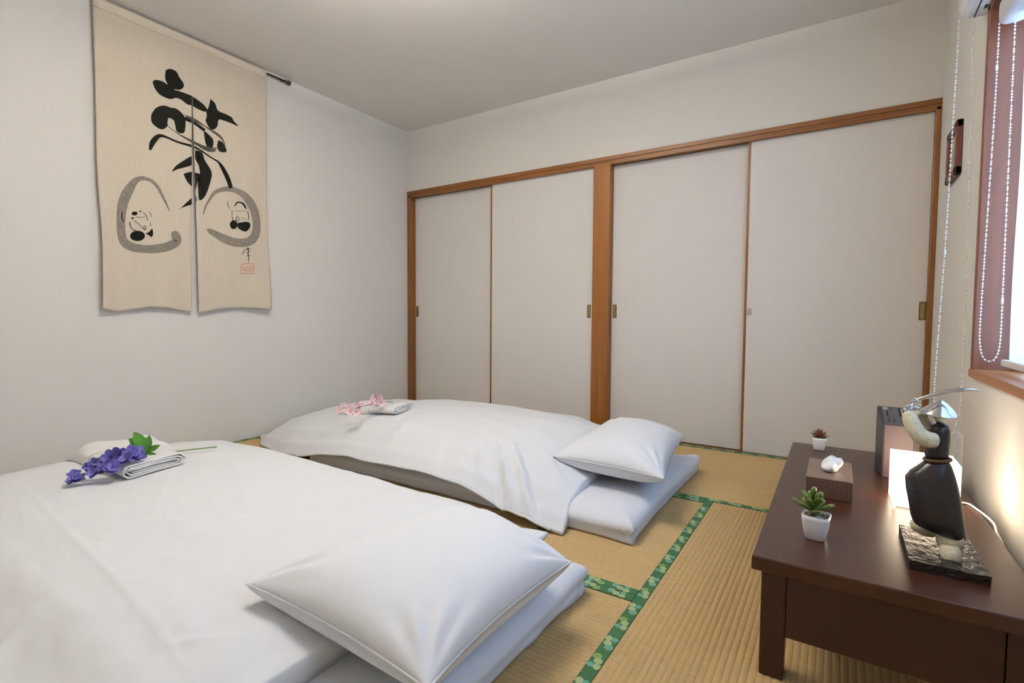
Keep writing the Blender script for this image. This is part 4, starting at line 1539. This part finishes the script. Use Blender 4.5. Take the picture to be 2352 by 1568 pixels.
tp = top_quad('top_panel', ax0 + 0.002, ax1 - 0.002, ayf + 0.004, ayb - 0.003, 0.0012, M_applt, ap)
top_quad('slot', ax0 + 0.010, ax0 + 0.016, ayf + 0.050, ayf + 0.085, 0.0016, M_black, tp)
top_quad('slot', ax0 + 0.044, ax0 + 0.068, ayf + 0.055, ayf + 0.112, 0.0016, M_black, tp)
top_quad('slot_divider', ax0 + 0.050, ax0 + 0.055, ayf + 0.058, ayf + 0.110, 0.0022, M_steel, tp)
top_quad('slot_divider', ax0 + 0.060, ax0 + 0.064, ayf + 0.058, ayf + 0.110, 0.0022, M_steel, tp)
top_quad('button', ax0 + 0.002, ax0 + 0.016, ayf + 0.098, ayf + 0.112, 0.0020, M_steel, tp)
top_quad('button', ax0 + 0.012, ax0 + 0.018, ayf + 0.008, ayf + 0.034, 0.0020, M_appl, tp)
top_quad('button', ax0 + 0.025, ax0 + 0.031, ayf + 0.006, ayf + 0.036, 0.0020, M_appl, tp)
top_quad('button', ax0 + 0.023, ax0 + 0.027, ayf + 0.094, ayf + 0.112, 0.0020, M_black, tp)

# cube lamp
lp = thing('cube_lamp', 'glowing white cube-shaped table lamp with white cord', 'lamp', (3.26, -1.37, TT))
q0, q1, r0, r1, hz = 3.191, 3.329, -1.430, -1.305, 0.128
box('shade', q0 + 0.004, q1 - 0.004, r0 + 0.004, r1 - 0.004, TT + 0.003, TT + hz - 0.003, M_lampw, lp, 0.004, 2)
bm = bmesh.new()
e = 0.008
for (xa, xb) in ((q0, q0 + e), (q1 - e, q1)):
    for (ya, yb_) in ((r0, r0 + e), (r1 - e, r1)):
        bm_box(bm, xa, xb, ya, yb_, TT, TT + hz, 0.001, 1)
for zz in (TT, TT + hz - e):
    for (xa, xb, ya, yb_) in ((q0, q1, r0, r0 + e), (q0, q1, r1 - e, r1), (q0, q0 + e, r0, r1), (q1 - e, q1, r0, r1)):
        bm_box(bm, xa, xb, ya, yb_, zz, zz + e, 0.001, 1)
from_bm('frame', bm, M_lampf, lp)
cord = [(q1 - 0.002, -1.335, TT + 0.008)] + [tuple(PZ(a, b, TT + 0.003)) for a, b in ((2222, 1156), (2245, 1170), (2265, 1185), (2283, 1203))]
last = cord[-1]
cord += [(TX1 + 0.004, last[1] - 0.05, TT - 0.001), (TX1 + 0.012, last[1] - 0.075, TT - 0.03), (TX1 + 0.02, last[1] - 0.09, TT - 0.12), (TX1 + 0.025, last[1] - 0.05, 0.004)]
tube('cord', crom(cord, 8), 0.0026, M_white, lp, 8)

# ------------------------------------------------------------------ swordsman figurine
st = thing('swordsman_figurine', 'dark clay swordsman statuette with silver hat and raised silver sword', 'figurine', (3.25, -1.74, TT))
bm = bmesh.new()
bz = TT + 0.0185
gx, gy = 16, 26
sx0, sx1, sy0, sy1 = 3.188, 3.310, -1.847, -1.636
V, F = [], []
for s in (0, 1):
    for i in range(gx + 1):
        for j in range(gy + 1):
            x = sx0 + (sx1 - sx0) * i / gx
            y = sy0 + (sy1 - sy0) * j / gy
            ed = 0.0012 * nz3(x, y, 3.0 + s, 60)
            z = bz + 0.0016 * nz3(x, y * 0.7, 1.0, 70) if s == 0 else TT
            V.append((x + (ed if i in (0, gx) else 0), y + (ed if j in (0, gy) else 0), z))
n1 = (gx + 1) * (gy + 1)
idx = lambda i, j, s=0: s * n1 + i * (gy + 1) + j
for i in range(gx):
    for j in range(gy):
        F.append((idx(i, j), idx(i + 1, j), idx(i + 1, j + 1), idx(i, j + 1)))
        F.append((idx(i, j, 1), idx(i, j + 1, 1), idx(i + 1, j + 1, 1), idx(i + 1, j, 1)))
for i in range(gx):
    for j in (0, gy):
        F.append((idx(i, j), idx(i + 1, j), idx(i + 1, j, 1), idx(i, j, 1)))
for j in range(gy):
    for i in (0, gx):
        F.append((idx(i, j), idx(i, j + 1), idx(i, j + 1, 1), idx(i, j, 1)))
bm.free()
from_py('plinth', V, F, M_slate, st, smooth=False)
YS = -1.745


def ring_lr(l, r, depth, y=YS, n=28, e=0.8, bulge=0.0, skew=0.0):
    """closed ring through the left and right outline points (photo pixels), with given half depth along y"""
    L_, R_ = PY(l[0], l[1], y), PY(r[0], r[1], y)
    c = (L_ + R_) / 2
    h = (R_ - L_) / 2
    out = []
    for k in range(n):
        a = 2 * math.pi * k / n
        ca, sa = math.cos(a), math.sin(a)
        ca = math.copysign(abs(ca) ** e, ca)
        sa = math.copysign(abs(sa) ** e, sa)
        out.append(c + h * ca + Vector((0, depth * sa + skew * ca, 0)))
    return out


# robe: flaring skirt with a slanted hem, hollow look below
rb = [((2128, 1054), (2178, 1055), .016), ((2112, 1066), (2182, 1063), .020), ((2090, 1080), (2188, 1075), .026), ((2078, 1094), (2194, 1092), .030), ((2080, 1118), (2201, 1118), .033), ((2086, 1150), (2208, 1152), .036), ((2091, 1180), (2214, 1195), .038), ((2096, 1194), (2218, 1232), .038), ((2104, 1199), (2217, 1238), .034), ((2130, 1205), (2205, 1232), .02)]
loft('robe', [ring_lr(l, r, d, e=0.75) for l, r, d in rb], M_clayd, st)
# belt
bl_ = ring_lr((2123, 1054), (2183, 1055), .020, e=0.9)
tube('belt', bl_ + [bl_[0], bl_[1]], 0.0036, M_belt, st, 8)
# torso
to = [((2126, 1055), (2178, 1056), .017), ((2123, 1040), (2180, 1041), .019), ((2122, 1022), (2182, 1022), .021), ((2124, 1005), (2184, 1004), .022), ((2130, 990), (2183, 988), .021), ((2137, 979), (2178, 977), .018), ((2146, 973), (2170, 972), .011)]
loft('torso', [ring_lr(l, r, d, e=0.9) for l, r, d in to], M_clayd, st)
# legs: two pale clay blocks under the near leg, one stretched foot behind


def block(name, pts, yc, d, m, rough=0.0008):
    """rounded clay block: outline corner pixels (at y = yc) given depth d each way"""
    V = []
    for y in (yc - d, yc + d):
        for (a, b) in pts:
            p = PY(a, b, yc)
            V.append(Vector((p.x, y, p.z)))
    n = len(pts)
    F = [tuple(range(n)), tuple(range(n, 2 * n))[::-1]] + [(k, (k + 1) % n, n + (k + 1) % n, n + k) for k in range(n)]
    bm = bmesh.new()
    vs = [bm.verts.new(v) for v in V]
    for f in F:
        bm.faces.new([vs[i] for i in f])
    bmesh.ops.recalc_face_normals(bm, faces=bm.faces)
    bmesh.ops.bevel(bm, geom=list(bm.edges), offset=0.0028, segments=3, affect='EDGES')
    return from_bm(name, bm, m, st, smooth=True)


block('leg', [(2150, 1222), (2214, 1232), (2210, 1260), (2188, 1262), (2152, 1251)], -1.762, 0.014, M_clayl)
block('foot', [(2160, 1252), (2204, 1256), (2206, 1299), (2186, 1303), (2160, 1293)], -1.785, 0.018, M_clayl)
block('foot', [(2089, 1200), (2100, 1194), (2130, 1204), (2152, 1222), (2146, 1231), (2118, 1226), (2092, 1212)], -1.715, 0.014, M_clayl)
# near arm, far arm


def arm(name, pts, yv, m):
    c = crom([tuple(PY(a, b, y)) + (r,) for (a, b, r), y in zip(pts, yv)], 8)
    ps = [p[:3] for p in c]
    rs = [p[3] / 1418 for p in c]
    d0 = (Vector(ps[0]) - Vector(ps[1])).normalized()
    d1 = (Vector(ps[-1]) - Vector(ps[-2])).normalized()
    ps = [tuple(Vector(ps[0]) + d0 * rs[0] * 0.30), tuple(Vector(ps[0]) + d0 * rs[0] * 0.2)] + ps + [tuple(Vector(ps[-1]) + d1 * rs[-1] * 0.25), tuple(Vector(ps[-1]) + d1 * rs[-1] * 0.3)]
    rs = [rs[0] * 0.5, rs[0] * 0.85] + rs + [rs[-1] * 0.8, rs[-1] * 0.4]
    return tube(name, ps, rs, m, st, 20)


YA = -1.778
arm('arm', [(2146, 1011, 22), (2128, 1008, 23.5), (2111, 998, 22.5), (2100, 982, 21.5), (2092, 965, 20), (2088, 950, 17)], [YA, YA - .004, YA - .006, YA - .004, YA, YA + .006], M_clayl)
arm('arm', [(2143, 985, 14), (2130, 977, 15), (2118, 962, 14), (2110, 948, 11)], [-1.722, -1.718, -1.722, -1.735], M_clayl)
# neck and chin
V, F = lathe_data([(0.0001, -0.014), (0.006, -0.012), (0.0065, -0.004), (0.0105, 0.004), (0.012, 0.012), (0.0105, 0.022), (0.0001, 0.028)], PY(2157, 962, YS), 20, Matrix.Rotation(-0.15, 3, 'Y'))
from_py('head', V, F, M_chrome, st)
# conical hat
hc = PY(2157, 949, YS)
tl = Matrix.Rotation(math.radians(5), 3, 'Y') @ Matrix.Rotation(math.radians(4), 3, 'X')
V, F = lathe_data([(0.0001, 0.0285), (0.004, 0.0272), (0.012, 0.0215), (0.021, 0.0132), (0.028, 0.0055), (0.0325, 0.0004), (0.0338, -0.0022), (0.0328, -0.0028), (0.025, 0.004), (0.012, 0.013), (0.0001, 0.018)], hc, 56, tl)
from_py('hat', V, F, M_chrome, st)
# hands gripping the hilt
hd = bmesh.new()
V, F = [], []
for (a, b, r, y) in ((2078, 940, 5.5, YA + .004), (2083, 933, 4, YA + .002), (2090, 931, 4, YA + .006), (2096, 928, 4.5, YA + .010), (2097, 920, 4.5, YA + .014), (2086, 944, 5, YA + .004), (2082, 948, 5, YA), (2104, 934, 5, YA + .022), (2110, 938, 4.5, YA + .026), (2113, 931, 4, YA + .024), (2100, 938, 4, YA + .02)):
    p = PY(a, b, y)
    rr = r / 1418
    tube_data([p + Vector((0, 0, -rr)), p + Vector((0, 0, -rr * .7)), p, p + Vector((0, 0, rr * .7)), p + Vector((0, 0, rr))], [rr * .15, rr * .75, rr, rr * .75, rr * .15], 10, V=V, F=F)
for pts, r in (([(2078, 944), (2083, 936), (2090, 931), (2097, 926)], 3.2), ([(2082, 949), (2089, 941), (2096, 934)], 3.0), ([(2098, 940), (2104, 935), (2112, 938)], 3.0), ([(2086, 946), (2088, 936), (2096, 930)], 2.6)):
    tube_data([PY(a, b, YA + 0.008) for a, b in pts], r / 1418, 8, V=V, F=F)
hd.free()
from_py('hands', V, F, M_chrome, st)
# sword: guard and curved blade
YB = YA + 0.016
sw = crom([tuple(PY(a, b, YB)) + (r,) for a, b, r in ((2079, 943, 3.0), (2092, 930, 3.2), (2104, 920, 3.4), (2112, 916, 4.6), (2135, 909, 5.8), (2160, 903, 6.2), (2190, 897.5, 6.0), (2215, 895, 5.0), (2235, 895, 3.4), (2251, 898, 0.5))], 6)
V, F = tube_data([p[:3] for p in sw], [p[3] * 1.2 / 1418 for p in sw], 14, 0.8)
swo = from_py('sword', V, F, M_chrome, st)
gdc = PY(2106, 918, YB)
dirb = (PY(2112, 914, YB) - PY(2098, 924, YB)).normalized()
V, F = lathe_data([(0.0001, -0.0012), (0.0062, -0.0012), (0.0068, 0), (0.0062, 0.0012), (0.0001, 0.0012)], gdc, 20, dirb.to_track_quat('Z', 'Y').to_matrix())
from_py('sword_guard', V, F, M_chrome, swo)
